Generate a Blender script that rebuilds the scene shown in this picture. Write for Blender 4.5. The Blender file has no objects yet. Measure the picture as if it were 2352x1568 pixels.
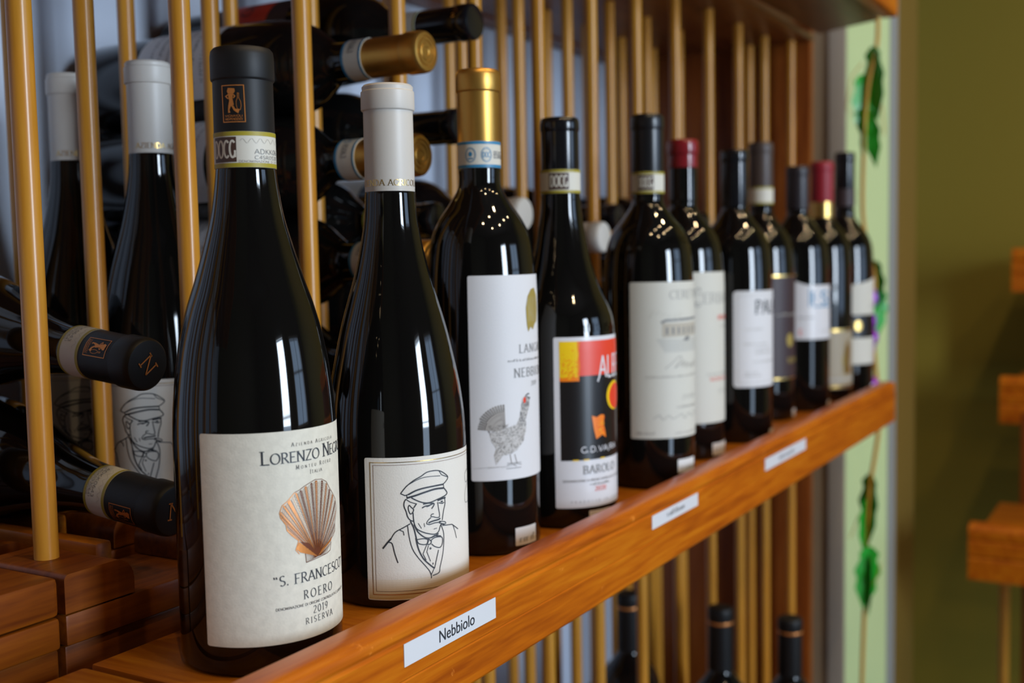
import bpy, bmesh, math, random
from mathutils import Matrix, Vector
random.seed(7)
S = bpy.context.scene
COL = S.collection
PI = math.pi

# ------------------------------------------------------------------ camera
cam = bpy.data.cameras.new('camera'); camo = bpy.data.objects.new('camera', cam); COL.objects.link(camo)
_f = Vector((0.8592323, 0.50574432, -0.07708787)); _r = Vector((0.505869, -0.86239329, -0.01934851)); _u = Vector((0.07626546, 0.0223715, 0.99683654))
camo.matrix_world = Matrix(((_r.x, _u.x, -_f.x, -0.41248), (_r.y, _u.y, -_f.y, -0.29280), (_r.z, _u.z, -_f.z, 0.19709), (0, 0, 0, 1)))
cam.sensor_width = 36.0; cam.lens = 2626.96 / 2352 * 36.0; cam.clip_start = 0.02; cam.clip_end = 60
cam.dof.use_dof = True; cam.dof.focus_distance = 0.60; cam.dof.aperture_fstop = 6.4
S.camera = camo

# ------------------------------------------------------------------ world, light, exposure
S.view_settings.view_transform = 'Standard'; S.view_settings.look = 'None'; S.view_settings.gamma = 1.0
S.view_settings.use_curve_mapping = False
S.view_settings.exposure = 0.08
W = bpy.data.worlds.new('sky'); S.world = W; W.use_nodes = True
W.node_tree.nodes['Background'].inputs[0].default_value = (0.55, 0.72, 1.0, 1); W.node_tree.nodes['Background'].inputs[1].default_value = 1.5

def area_light(name, loc, sx, sy, power, col, rot):
    l = bpy.data.lights.new(name, 'AREA'); l.shape = 'RECTANGLE'; l.size = sx; l.size_y = sy; l.energy = power; l.color = col
    o = bpy.data.objects.new(name, l); COL.objects.link(o); o.location = loc; o.rotation_euler = rot
    return o
# daylight entering by the two windows of the wall opposite the rack
area_light('daylight_door', (-0.12, -2.93, 0.56), 0.55, 1.16, 66, (0.72, 0.85, 1.0), (PI/2, 0, 0))
area_light('daylight_door_foot', (-0.12, -2.93, -0.49), 0.55, 0.92, 7, (0.60, 0.78, 1.0), (PI/2, 0, 0))
area_light('daylight_window', (1.30, -2.93, 0.50), 0.9, 1.1, 7, (0.45, 0.68, 1.0), (PI/2, 0, 0))

# ------------------------------------------------------------------ materials
MATS = {}
def mat(name, col, rough=0.5, metal=0.0, spec=0.5, coat=0.0, emit=None, bump=None, vary=None):
    if name in MATS: return MATS[name]
    m = bpy.data.materials.new(name); m.use_nodes = True; nt = m.node_tree; b = nt.nodes['Principled BSDF']
    b.inputs['Base Color'].default_value = (*col, 1); b.inputs['Roughness'].default_value = rough; b.inputs['Metallic'].default_value = metal
    b.inputs['Specular IOR Level'].default_value = spec
    if coat: b.inputs['Coat Weight'].default_value = coat; b.inputs['Coat Roughness'].default_value = 0.12
    if emit: b.inputs['Emission Color'].default_value = (*emit[0], 1); b.inputs['Emission Strength'].default_value = emit[1]
    if bump or vary:
        tc = nt.nodes.new('ShaderNodeTexCoord')
        n = nt.nodes.new('ShaderNodeTexNoise'); n.inputs['Scale'].default_value = (bump or vary)[0]; n.inputs['Detail'].default_value = 4
        nt.links.new(tc.outputs['Object'], n.inputs['Vector'])
        if bump:
            bp = nt.nodes.new('ShaderNodeBump'); bp.inputs['Strength'].default_value = bump[1]; bp.inputs['Distance'].default_value = bump[2]
            nt.links.new(n.outputs['Fac'], bp.inputs['Height']); nt.links.new(bp.outputs['Normal'], b.inputs['Normal'])
        if vary:
            n2 = nt.nodes.new('ShaderNodeTexNoise'); n2.inputs['Scale'].default_value = vary[0]; n2.inputs['Detail'].default_value = 5
            nt.links.new(tc.outputs['Object'], n2.inputs['Vector'])
            r = nt.nodes.new('ShaderNodeValToRGB'); r.color_ramp.elements[0].position = 0.35; r.color_ramp.elements[1].position = 0.68
            r.color_ramp.elements[0].color = (*[c * (1 - vary[1]) for c in col], 1); r.color_ramp.elements[1].color = (*[min(1, c * (1 + vary[1] * .5)) for c in col], 1)
            nt.links.new(n2.outputs['Fac'], r.inputs['Fac']); nt.links.new(r.outputs['Color'], b.inputs['Base Color'])
    MATS[name] = m
    return m
def wood(name, dark, mid, light, scl, rough=0.3, coat=0.35, per_object=False, wear=0.0, bump=0.25):
    if name in MATS: return MATS[name]
    m = bpy.data.materials.new(name); m.use_nodes = True; nt = m.node_tree; L = nt.links; b = nt.nodes['Principled BSDF']
    tc = nt.nodes.new('ShaderNodeTexCoord'); vec = tc.outputs['Object']
    if per_object:
        oi = nt.nodes.new('ShaderNodeObjectInfo'); mu = nt.nodes.new('ShaderNodeVectorMath'); mu.operation = 'SCALE'; mu.inputs[0].default_value = (3.1, 5.7, 9.3)
        L.new(oi.outputs['Random'], mu.inputs['Scale']); ad = nt.nodes.new('ShaderNodeVectorMath'); ad.operation = 'ADD'
        L.new(vec, ad.inputs[0]); L.new(mu.outputs[0], ad.inputs[1]); vec = ad.outputs[0]
    mp = nt.nodes.new('ShaderNodeMapping'); mp.inputs['Scale'].default_value = scl; L.new(vec, mp.inputs['Vector'])
    n1 = nt.nodes.new('ShaderNodeTexNoise'); n1.inputs['Scale'].default_value = 1; n1.inputs['Detail'].default_value = 6; n1.inputs['Distortion'].default_value = 0.6
    L.new(mp.outputs['Vector'], n1.inputs['Vector'])
    mp2 = nt.nodes.new('ShaderNodeMapping'); mp2.inputs['Scale'].default_value = tuple(s * 4.5 for s in scl); L.new(vec, mp2.inputs['Vector'])
    n2 = nt.nodes.new('ShaderNodeTexNoise'); n2.inputs['Scale'].default_value = 1; n2.inputs['Detail'].default_value = 3
    L.new(mp2.outputs['Vector'], n2.inputs['Vector'])
    mx = nt.nodes.new('ShaderNodeMath'); mx.operation = 'MULTIPLY_ADD'; mx.inputs[1].default_value = 0.45; L.new(n2.outputs['Fac'], mx.inputs[0])
    m2 = nt.nodes.new('ShaderNodeMath'); m2.operation = 'MULTIPLY'; m2.inputs[1].default_value = 0.6; L.new(n1.outputs['Fac'], m2.inputs[0]); L.new(m2.outputs[0], mx.inputs[2])
    r = nt.nodes.new('ShaderNodeValToRGB'); e = r.color_ramp.elements
    e[0].position = 0.36; e[0].color = (*dark, 1); e[1].position = 0.68; e[1].color = (*light, 1); k = e.new(0.52); k.color = (*mid, 1)
    L.new(mx.outputs[0], r.inputs['Fac']); colout = r.outputs['Color']
    if wear:
        w = nt.nodes.new('ShaderNodeTexNoise'); w.inputs['Scale'].default_value = 55; w.inputs['Detail'].default_value = 6; w.inputs['Roughness'].default_value = 0.7
        L.new(tc.outputs['Object'], w.inputs['Vector'])
        wr = nt.nodes.new('ShaderNodeValToRGB'); wr.color_ramp.elements[0].position = 0.66; wr.color_ramp.elements[1].position = 0.74
        L.new(w.outputs['Fac'], wr.inputs['Fac'])
        wm = nt.nodes.new('ShaderNodeMath'); wm.operation = 'MULTIPLY'; wm.inputs[1].default_value = wear; L.new(wr.outputs['Color'], wm.inputs[0])
        mix = nt.nodes.new('ShaderNodeMix'); mix.data_type = 'RGBA'; L.new(wm.outputs[0], mix.inputs['Factor']); L.new(colout, mix.inputs['A']); mix.inputs['B'].default_value = (*[min(1, c * 1.7 + .04) for c in light], 1)
        colout = mix.outputs['Result']
    L.new(colout, b.inputs['Base Color'])
    b.inputs['Specular IOR Level'].default_value = .35; b.inputs['Roughness'].default_value = rough; b.inputs['Coat Weight'].default_value = coat; b.inputs['Coat Roughness'].default_value = 0.18
    bp = nt.nodes.new('ShaderNodeBump'); bp.inputs['Strength'].default_value = bump; bp.inputs['Distance'].default_value = 0.0006
    L.new(mx.outputs[0], bp.inputs['Height']); L.new(bp.outputs['Normal'], b.inputs['Normal'])
    MATS[name] = m
    return m

GLASS = mat('dark wine glass', (0.0045, 0.0042, 0.0040), 0.045, spec=0.5)
GLASS2 = mat('dark green glass', (0.010, 0.012, 0.003), 0.05, spec=0.5)
PINE_X = wood('orange pine lengthwise', (0.33, 0.062, 0.001), (0.50, 0.118, 0.002), (0.60, 0.180, 0.005), (5, 70, 70), 0.38, 0.18, wear=0.55)
PINE_Y = wood('orange pine crosswise', (0.30, 0.072, 0.003), (0.43, 0.125, 0.005), (0.52, 0.185, 0.010), (70, 5, 70), 0.42, 0.1)
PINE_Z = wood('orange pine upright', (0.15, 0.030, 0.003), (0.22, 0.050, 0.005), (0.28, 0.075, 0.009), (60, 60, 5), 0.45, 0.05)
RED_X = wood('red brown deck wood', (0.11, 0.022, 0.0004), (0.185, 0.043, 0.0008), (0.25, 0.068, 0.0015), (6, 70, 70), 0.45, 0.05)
BIRCH = wood('golden birch dowel', (0.50, 0.19, 0.014), (0.61, 0.255, 0.024), (0.67, 0.31, 0.038), (60, 60, 4), 0.33, 0.22, per_object=True, bump=0.1)
WHITE_WALL = mat('pale blue grey wall paint', (0.66, 0.73, 0.86), 0.75, bump=(160, 0.2, 0.001))
GREIGE = mat('warm brown grey paint', (0.30, 0.195, 0.105), 0.75, bump=(160, 0.2, 0.001))
GREEN = mat('pale green wall paint', (0.57, 0.70, 0.34), 0.75, bump=(160, 0.2, 0.001))
OLIVE = mat('olive wall paint', (0.27, 0.205, 0.018), 0.6, bump=(120, 0.2, 0.001))
BEAD = mat('grey corner bead', (0.30, 0.31, 0.30), 0.6)
FLOORM = wood('brown floor boards', (0.03, 0.014, 0.006), (0.05, 0.025, 0.011), (0.07, 0.037, 0.017), (3, 30, 3), 0.35, 0.2)
CEILM = mat('ceiling paint', (0.07, 0.06, 0.05), 0.8)
ROOMW = mat('dark olive room paint', (0.075, 0.068, 0.035), 0.7)
FRAMEW = mat('white window frame', (0.7, 0.7, 0.68), 0.4)

IVORY = mat('ivory label paper', (0.75, 0.72, 0.61), 0.6, bump=(900, 0.25, 0.0003), vary=(260, 0.07))
CREAM = mat('textured cream label paper', (0.80, 0.77, 0.70), 0.7, bump=(1100, 0.35, 0.0004))
WHITEP = mat('white label paper', (0.74, 0.74, 0.76), 0.55, bump=(1500, 0.3, 0.0003))
GLOSSP = mat('glossy white label paper', (0.74, 0.74, 0.77), 0.3)
STONEP = mat('stone white label paper', (0.66, 0.65, 0.58), 0.6)
TAGP = mat('white tag paper', (0.80, 0.80, 0.80), 0.5)
TAPE = mat('white label tape', (0.72, 0.74, 0.78), 0.35)
INK = mat('dark blue grey ink', (0.025, 0.030, 0.040), 0.5)
GREYINK = mat('grey ink', (0.22, 0.22, 0.22), 0.6)
PALEINK = mat('pale grey ink', (0.42, 0.41, 0.38), 0.6)
COPPER = mat('copper foil', (0.72, 0.27, 0.07), 0.36, 0.55)
DARKCU = mat('dark copper ink', (0.17, 0.045, 0.015), 0.4, 0.25)
GOLD = mat('gold foil', (0.72, 0.48, 0.15), 0.30, 1.0)
GOLDINK = mat('old gold ink', (0.42, 0.32, 0.08), 0.5, 0.2)
TANWASH = mat('tan wash ink', (0.62, 0.46, 0.20), 0.65)
OLIVEG = mat('yellow green band ink', (0.36, 0.30, 0.02), 0.5)
BROWNK = mat('brown band ink', (0.07, 0.035, 0.025), 0.5)
BLUEK = mat('blue band ink', (0.03, 0.22, 0.42), 0.45)
REDK = mat('red ink', (0.80, 0.06, 0.025), 0.4)
YELK = mat('yellow ink', (0.92, 0.60, 0.01), 0.35)
ORAK = mat('orange ink', (0.90, 0.22, 0.01), 0.35)
BLACKK = mat('black print', (0.012, 0.010, 0.010), 0.3)
BANDP = mat('pale band paper', (0.66, 0.64, 0.56), 0.55)
CAP_BLACK = mat('matte black capsule', (0.0085, 0.0085, 0.009), 0.5, spec=.35)
CAP_GLOSS = mat('glossy black capsule', (0.008, 0.008, 0.010), 0.16)
CAP_SATIN = mat('satin black capsule', (0.009, 0.009, 0.011), 0.30)
CAP_WHITE = mat('white capsule', (0.64, 0.60, 0.54), 0.42)
CAP_GOLD = mat('brushed gold capsule', (0.62, 0.34, 0.075), 0.38, 0.9)
CAP_RED = mat('burgundy capsule', (0.22, 0.012, 0.018), 0.20)
CAP_CRIM = mat('crimson capsule', (0.30, 0.010, 0.022), 0.5)
CAP_BROWN = mat('taupe capsule', (0.070, 0.048, 0.040), 0.45)
CAP_NAVY = mat('dark plum capsule', (0.022, 0.016, 0.020), 0.4)
PLUM = mat('dark plum label paper', (0.045, 0.026, 0.030), 0.5)
BEIGE = mat('beige label paper', (0.36, 0.31, 0.22), 0.5)
LEAFG = mat('green foil leaf', (0.02, 0.42, 0.03), 0.3, spec=0.6)
PURP = mat('purple foil bead', (0.35, 0.03, 0.55), 0.3, 0.3)
VINE = mat('golden vine cord', (0.58, 0.29, 0.015), 0.45)

# ------------------------------------------------------------------ mesh helpers
def new_obj(name, verts, faces, mats, parent=None, smooth=False, midx=None, auto=None):
    me = bpy.data.meshes.new(name); me.from_pydata([tuple(v) for v in verts], [], faces); me.update()
    for m in (mats if isinstance(mats, (list, tuple)) else [mats]): me.materials.append(m)
    if midx: me.polygons.foreach_set('material_index', midx)
    if smooth: me.polygons.foreach_set('use_smooth', [True] * len(me.polygons))
    if auto is not None:
        me.polygons.foreach_set('use_smooth', [True] * len(me.polygons)); me.set_sharp_from_angle(angle=auto)
    o = bpy.data.objects.new(name, me); COL.objects.link(o)
    if parent: o.parent = parent
    return o
def empty(name, loc, rot=(0, 0, 0)):
    o = bpy.data.objects.new(name, None); COL.objects.link(o); o.location = loc; o.rotation_euler = rot; o.empty_display_size = 0.02
    return o
def tag(o, label=None, cat=None, group=None, kind=None):
    if label: o['label'] = label
    if cat: o['category'] = cat
    if group: o['group'] = group
    if kind: o['kind'] = kind
    return o
def bevel_box(name, x0, x1, y0, y1, z0, z1, m, parent=None, bev=0.0015):
    bm = bmesh.new(); bmesh.ops.create_cube(bm, size=1)
    for v in bm.verts: v.co = Vector(((x0 + x1) / 2 + v.co.x * (x1 - x0), (y0 + y1) / 2 + v.co.y * (y1 - y0), (z0 + z1) / 2 + v.co.z * (z1 - z0)))
    if bev: bmesh.ops.bevel(bm, geom=list(bm.edges), offset=bev, segments=2, profile=0.6, affect='EDGES')
    me = bpy.data.meshes.new(name); bm.to_mesh(me); bm.free(); me.materials.append(m)
    me.polygons.foreach_set('use_smooth', [True] * len(me.polygons)); me.set_sharp_from_angle(angle=0.6)
    o = bpy.data.objects.new(name, me); COL.objects.link(o)
    if parent: o.parent = parent
    return o
def prism(name, poly, axis, a0, a1, m, parent=None, bev=0.0, auto=0.6):
    """extrude a closed 2-D outline along an axis ('x': outline (y,z); 'z': outline (x,y); 'y': outline (x,z))"""
    def P(p, a):
        return {'x': (a, p[0], p[1]), 'z': (p[0], p[1], a), 'y': (p[0], a, p[1])}[axis]
    n = len(poly); vs = [P(p, a0) for p in poly] + [P(p, a1) for p in poly]
    fs = [tuple(range(n)), tuple(range(2 * n - 1, n - 1, -1))] + [(i, n + i, n + (i + 1) % n, (i + 1) % n) for i in range(n)]
    bm = bmesh.new(); V = [bm.verts.new(v) for v in vs]
    for f in fs: bm.faces.new([V[i] for i in f])
    bmesh.ops.recalc_face_normals(bm, faces=bm.faces)
    if bev: bmesh.ops.bevel(bm, geom=list(bm.edges), offset=bev, segments=2, profile=0.6, affect='EDGES')
    me = bpy.data.meshes.new(name); bm.to_mesh(me); bm.free(); me.materials.append(m)
    me.polygons.foreach_set('use_smooth', [True] * len(me.polygons)); me.set_sharp_from_angle(angle=auto)
    o = bpy.data.objects.new(name, me); COL.objects.link(o)
    if parent: o.parent = parent
    return o
def spline(pts, n=5):
    """Catmull-Rom through profile points"""
    out = []
    for i in range(len(pts) - 1):
        p0 = pts[max(i - 1, 0)]; p1 = pts[i]; p2 = pts[i + 1]; p3 = pts[min(i + 2, len(pts) - 1)]
        for k in range(n):
            t = k / n
            out.append(tuple(0.5 * (2 * p1[j] + (p2[j] - p0[j]) * t + (2 * p0[j] - 5 * p1[j] + 4 * p2[j] - p3[j]) * t * t + (3 * p1[j] - p0[j] - 3 * p2[j] + p3[j]) * t ** 3) for j in (0, 1)))
    out.append(pts[-1]); return out
def lathe(name, prof, m, parent, segs=64, auto=0.55):
    """prof in mm: (radius, z)"""
    vs = []; fs = []
    rings = []
    for r, z in prof:
        if r < 1e-4: rings.append([len(vs)]); vs.append((0, 0, z / 1e3))
        else:
            rings.append(list(range(len(vs), len(vs) + segs)))
            vs += [(r / 1e3 * math.cos(2 * PI * k / segs), r / 1e3 * math.sin(2 * PI * k / segs), z / 1e3) for k in range(segs)]
    for a, b in zip(rings[:-1], rings[1:]):
        for k in range(segs):
            k2 = (k + 1) % segs
            if len(a) == 1 and len(b) == 1: continue
            if len(a) == 1: fs.append((a[0], b[k2], b[k]))
            elif len(b) == 1: fs.append((a[k], a[k2], b[0]))
            else: fs.append((a[k], a[k2], b[k2], b[k]))
    return new_obj(name, vs, fs, m, parent, auto=auto)
def rfun(prof):
    def f(z):
        if z <= prof[0][1]: return prof[0][0]
        for (r0, z0), (r1, z1) in zip(prof[:-1], prof[1:]):
            if z0 <= z <= z1 and z1 > z0: return r0 + (r1 - r0) * (z - z0) / (z1 - z0)
        return prof[-1][0]
    return f

# ------------------------------------------------------------------ stroke lettering
def A_(cx, cy, rx, ry, a0, a1, n=14):
    return [(cx + rx * math.cos(math.radians(a0 + (a1 - a0) * i / n)), cy + ry * math.sin(math.radians(a0 + (a1 - a0) * i / n))) for i in range(n + 1)]
GL = {
 'A': (.72, [[(.02, 0), (.36, 1)], [(.36, 1), (.70, 0)], [(.14, .35), (.58, .35)]]),
 'B': (.60, [[(.1, 0), (.1, 1)], [(.1, 1)] + A_(.30, .76, .22, .24, 90, -90) + [(.1, .52)], [(.1, .52)] + A_(.30, .26, .26, .26, 90, -90) + [(.1, 0)]]),
 'C': (.70, [A_(.40, .5, .36, .5, 48, 312, 20)]),
 'D': (.74, [[(.1, 0), (.1, 1)], [(.1, 1)] + A_(.30, .5, .38, .5, 90, -90, 16) + [(.1, 0)]]),
 'E': (.56, [[(.1, 0), (.1, 1)], [(.1, 1), (.52, 1)], [(.1, .52), (.44, .52)], [(.1, 0), (.54, 0)]]),
 'F': (.54, [[(.1, 0), (.1, 1)], [(.1, 1), (.52, 1)], [(.1, .52), (.44, .52)]]),
 'G': (.74, [A_(.40, .5, .36, .5, 48, 330, 20), [(.70, .0), (.70, .42)]]),
 'H': (.74, [[(.1, 0), (.1, 1)], [(.64, 0), (.64, 1)], [(.1, .52), (.64, .52)]]),
 'I': (.28, [[(.14, 0), (.14, 1)]]),
 'J': (.36, [[(.22, 1), (.22, .05), (.12, -.12), (.02, -.12)]]),
 'K': (.66, [[(.1, 0), (.1, 1)], [(.1, .42), (.56, 1)], [(.22, .56), (.64, 0)]]),
 'L': (.54, [[(.1, 0), (.1, 1)], [(.1, 0), (.54, 0)]]),
 'M': (.90, [[(.1, 0), (.14, 1)], [(.14, 1), (.45, .08)], [(.45, .08), (.76, 1)], [(.76, 1), (.80, 0)]]),
 'N': (.76, [[(.1, 0), (.1, 1)], [(.1, 1), (.66, 0)], [(.66, 0), (.66, 1)]]),
 'O': (.80, [A_(.40, .5, .36, .5, 90, 450, 28)]),
 'P': (.58, [[(.1, 0), (.1, 1)], [(.1, 1)] + A_(.28, .73, .24, .27, 90, -90) + [(.1, .46)]]),
 'Q': (.80, [A_(.40, .5, .36, .5, 90, 450, 28), [(.45, .2), (.75, -.12)]]),
 'R': (.64, [[(.1, 0), (.1, 1)], [(.1, 1)] + A_(.28, .75, .22, .25, 90, -90) + [(.1, .5)], [(.28, .5), (.62, 0)]]),
 'S': (.52, [A_(.27, .75, .20, .25, 40, 250, 12) + A_(.26, .25, .22, .25, 80, -140, 12)]),
 'T': (.62, [[(.31, 0), (.31, 1)], [(.03, 1), (.59, 1)]]),
 'U': (.72, [[(.1, 1), (.1, .3)] + A_(.36, .28, .26, .28, 180, 360, 12) + [(.62, 1)]]),
 'V': (.70, [[(.02, 1), (.35, 0)], [(.35, 0), (.68, 1)]]),
 'Z': (.62, [[(.06, 1), (.58, 1)], [(.58, 1), (.05, 0)], [(.05, 0), (.58, 0)]]),
 '0': (.60, [A_(.30, .5, .24, .5, 90, 450, 22)]),
 '1': (.38, [[(.08, .8), (.22, 1)], [(.22, 1), (.22, 0)]]),
 '2': (.56, [A_(.28, .74, .21, .26, 160, -30, 12) + [(.06, 0)], [(.06, 0), (.52, 0)]]),
 '3': (.54, [A_(.25, .76, .20, .24, 150, -90, 12), A_(.25, .26, .24, .26, 90, -150, 12)]),
 '4': (.58, [[(.42, 0), (.42, 1)], [(.42, 1), (.04, .3)], [(.04, .3), (.56, .3)]]),
 '5': (.54, [[(.48, 1), (.14, 1), (.12, .56)] + A_(.25, .3, .24, .3, 110, -140, 12)]),
 '6': (.56, [A_(.40, .55, .33, .5, 100, 180, 8) + A_(.29, .28, .22, .28, 180, 540, 18)]),
 '7': (.52, [[(.04, 1), (.50, 1)], [(.50, 1), (.18, 0)]]),
 '8': (.54, [A_(.27, .75, .19, .25, 90, 450, 16), A_(.27, .26, .23, .26, 90, 450, 18)]),
 '9': (.56, [A_(.27, .70, .21, .28, 0, 360, 18), [(.48, .72), (.42, .3), (.22, 0)]]),
 '.': (.24, [[(.11, -.01), (.11, .14)]]),
 '"': (.42, [[(.04, .96), (.10, .74)], [(.24, .96), (.30, .74)]]),
 ' ': (.34, []), "'": (.2, [[(.1, 1), (.1, .8)]]),
}
class Print:
    """flat print gathered in label coordinates (u along the curve, z up; mm) and wrapped round the bottle"""
    def __init__(s): s.v = []; s.f = []; s.m = []; s.mats = []; s.marks = []
    def up(s): s.marks.append(len(s.v))      # what follows is printed over what came before
    def mi(s, m):
        if m not in s.mats: s.mats.append(m)
        return s.mats.index(m)
    def poly(s, pts, m, step=1.5):
        us = [p[0] for p in pts]; n = int((max(us) - min(us)) / step)
        if n > 1:            # cut a wide patch into upright strips so that it follows the curve
            def clip(P, c, keep):
                out = []
                for a, b in zip(P, P[1:] + P[:1]):
                    ia, ib = keep(a[0] - c), keep(b[0] - c)
                    if ia: out.append(a)
                    if ia != ib: t = (c - a[0]) / (b[0] - a[0]); out.append((c, a[1] + (b[1] - a[1]) * t))
                return out
            for i in range(n):
                c0 = min(us) + (max(us) - min(us)) * i / n; c1 = min(us) + (max(us) - min(us)) * (i + 1) / n
                q = clip(clip(list(pts), c0, lambda d: d >= 0), c1, lambda d: d <= 0)
                if len(q) > 2: b = len(s.v); s.v += q; s.f.append(tuple(range(b, b + len(q)))); s.m.append(s.mi(m))
            return
        b = len(s.v); s.v += list(pts); s.f.append(tuple(range(b, b + len(pts)))); s.m.append(s.mi(m))
    def tri_fan(s, c, pts, m):
        for a, b in zip(pts[:-1], pts[1:]): s.poly([c, a, b], m)
    def rect(s, u0, u1, z0, z1, m, step=2.0):
        n = max(1, int(abs(u1 - u0) / step)); b = len(s.v); k = max(1, int(abs(z1 - z0) / 6))
        for i in range(n + 1):
            for j in range(k + 1): s.v.append((u0 + (u1 - u0) * i / n, z0 + (z1 - z0) * j / k))
        for i in range(n):
            for j in range(k):
                a = b + i * (k + 1) + j; s.f.append((a, a + k + 1, a + k + 2, a + 1)); s.m.append(s.mi(m))
    def ribbon(s, pts, w, m, nib=None, maxseg=3.0):
        P = [pts[0]]
        for p in pts[1:]:
            q = P[-1]; d = math.hypot(p[0] - q[0], p[1] - q[1])
            if d < 1e-6: continue
            k = max(1, int(d / maxseg))
            for i in range(1, k + 1): P.append((q[0] + (p[0] - q[0]) * i / k, q[1] + (p[1] - q[1]) * i / k))
        if len(P) < 2: return
        D = []
        for a, b_ in zip(P[:-1], P[1:]):
            l = math.hypot(b_[0] - a[0], b_[1] - a[1]); D.append(((b_[0] - a[0]) / l, (b_[1] - a[1]) / l))
        b = len(s.v); closed = math.hypot(P[0][0] - P[-1][0], P[0][1] - P[-1][1]) < 1e-4
        for i, p in enumerate(P):
            if closed and i in (0, len(P) - 1): d0, d1 = D[-1], D[0]
            else: d0 = D[max(0, i - 1)]; d1 = D[min(len(D) - 1, i)]
            dx, dy = d0[0] + d1[0], d0[1] + d1[1]; l = math.hypot(dx, dy) or 1; dx /= l; dy /= l
            ww = w if nib is None else nib(dx, dy)
            c = max(.55, d1[0] * dx + d1[1] * dy); nx, ny = -dy * ww / 2 / c, dx * ww / 2 / c
            s.v += [(p[0] + nx, p[1] + ny), (p[0] - nx, p[1] - ny)]
        for i in range(len(P) - 1): s.f.append((b + 2 * i, b + 2 * i + 1, b + 2 * i + 3, b + 2 * i + 2)); s.m.append(s.mi(m))
    def text(s, t, u0, u1, z, h, m, serif=True, weight=.15, small=None, track=.08):
        """lay capitals between u0 and u1 on baseline z; small = height of the letters after each initial"""
        adv = []; first = True
        for ch in t:
            hh = h
            if small and not first: hh = small
            first = (ch == ' ')
            adv.append((ch, hh, GL[ch][0] * hh + track * h))
        k = (u1 - u0) / (sum(a[2] for a in adv) - track * h); u = u0
        for ch, hh, a in adv:
            thick = weight * hh; thin = thick * (.42 if serif else .9)
            def nib(dx, dy, thick=thick, thin=thin): return thin + (thick - thin) * abs(math.sin(math.atan2(dy, dx) - math.radians(18)))
            for st in GL[ch][1]:
                pts = [(u + p[0] * hh * k, z + p[1] * hh) for p in st]
                s.ribbon(pts, thick, m, nib, maxseg=max(1.5, hh * .5))
                if serif and len(st) == 2 and hh > 1.6:
                    for e, o in ((0, 1), (1, 0)):
                        if st[e][1] in (0, 1) and abs(st[0][1] - st[1][1]) > .5:
                            s.ribbon([(pts[e][0] - .15 * hh * k, pts[e][1]), (pts[e][0] + .15 * hh * k, pts[e][1])], thin * .8, m)
            u += a * k
    def ticks(s, u0, u1, z, h, m, seed=1, w=.28):
        """a line of print too fine to read"""
        r = random.Random(seed); u = u0
        while u < u1:
            hh = h * r.choice((.62, .62, .7, 1.0)); s.poly([(u, z), (u + w * h, z), (u + w * h, z + hh), (u, z + hh)], m)
            if r.random() < .6: s.poly([(u, z + hh * .8), (u + .55 * h, z + hh * .8), (u + .55 * h, z + hh), (u, z + hh)], m)
            u += h * r.choice((.5, .62, .62, .75, 1.0))
    def build(s, name, R, rf, off, parent, rot=0.0):
        vs = []
        for i, (u, z) in enumerate(s.v):
            ph = u / R + rot; r = (rf(z) + off + .03 * sum(k <= i for k in s.marks)) / 1e3
            vs.append((r * math.sin(ph), -r * math.cos(ph), z / 1e3))
        fs = []
        for f in s.f:   # wind every face outward
            a = sum(s.v[f[i]][0] * s.v[f[(i + 1) % len(f)]][1] - s.v[f[(i + 1) % len(f)]][0] * s.v[f[i]][1] for i in range(len(f)))
            fs.append(f if a > 0 else tuple(reversed(f)))
        return new_obj(name, vs, fs, s.mats, parent, midx=s.m)
def paper(name, R, rf, u0, u1, z0, z1, m, parent, off=.28, rc=1.2, top=None, rot=0.0):
    """label sheet wrapped round the glass, with rounded corners; top(u) may shape its upper edge"""
    n = max(6, int((u1 - u0) / 1.6)); us = sorted(set([u0 + (u1 - u0) * i / n for i in range(n + 1)] + [u0 + rc * t for t in (.1, .3, .6)] + [u1 - rc * t for t in (.1, .3, .6)]))
    nz = max(2, int((z1 - z0) / 12)); vs = []; fs = []
    for u in us:
        d = min(u - u0, u1 - u); c = rc - math.sqrt(max(0, rc * rc - (rc - d) ** 2)) if d < rc else 0
        zt = (top(u) if top else z1) - c; zb = z0 + c
        for j in range(nz + 1):
            z = zb + (zt - zb) * j / nz; ph = u / R + rot; r = (rf(z) + off) / 1e3
            vs.append((r * math.sin(ph), -r * math.cos(ph), z / 1e3))
    for i in range(len(us) - 1):
        for j in range(nz):
            a = i * (nz + 1) + j; fs.append((a, a + nz + 1, a + nz + 2, a + 1))
    return new_obj(name, vs, fs, m, parent, smooth=True)
# ------------------------------------------------------------------ the room
def struct(o): return tag(o, kind='structure')
struct(bevel_box('wall_back', -2.4, 2.35, 0.50, 0.60, -1.0, 2.1, WHITE_WALL, bev=0))
struct(bevel_box('wall_right', 1.45, 1.56, 0.177, 0.50, -1.0, 2.1, GREIGE, bev=0))
struct(prism('wall_pier', [(1.45, .177), (1.522, .123), (1.56, .150), (1.56, .177)], 'z', -1.0, 2.1, GREEN))
struct(prism('trim_1', [(1.518, .1255), (1.523, .116), (1.534, .116), (1.53, .130)], 'z', -1.0, 2.1, BEAD))
struct(bevel_box('wall_lit_strip', 1.444, 1.45, 0.177, 0.204, -1.0, 2.1, mat('lit wall strip paint', (.38, .31, .24), .6), bev=0.001))  # lighter strip of end wall, its window light put into the colour
struct(bevel_box('wall_return', 1.535, 1.70, 0.118, 0.177, -1.0, 2.1, mat('brown door jamb', (.20, .125, .022), .5), bev=0))
struct(bevel_box('wall_far', 2.25, 2.35, -3.0, 0.50, -1.0, 2.1, OLIVE, bev=0))
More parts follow.
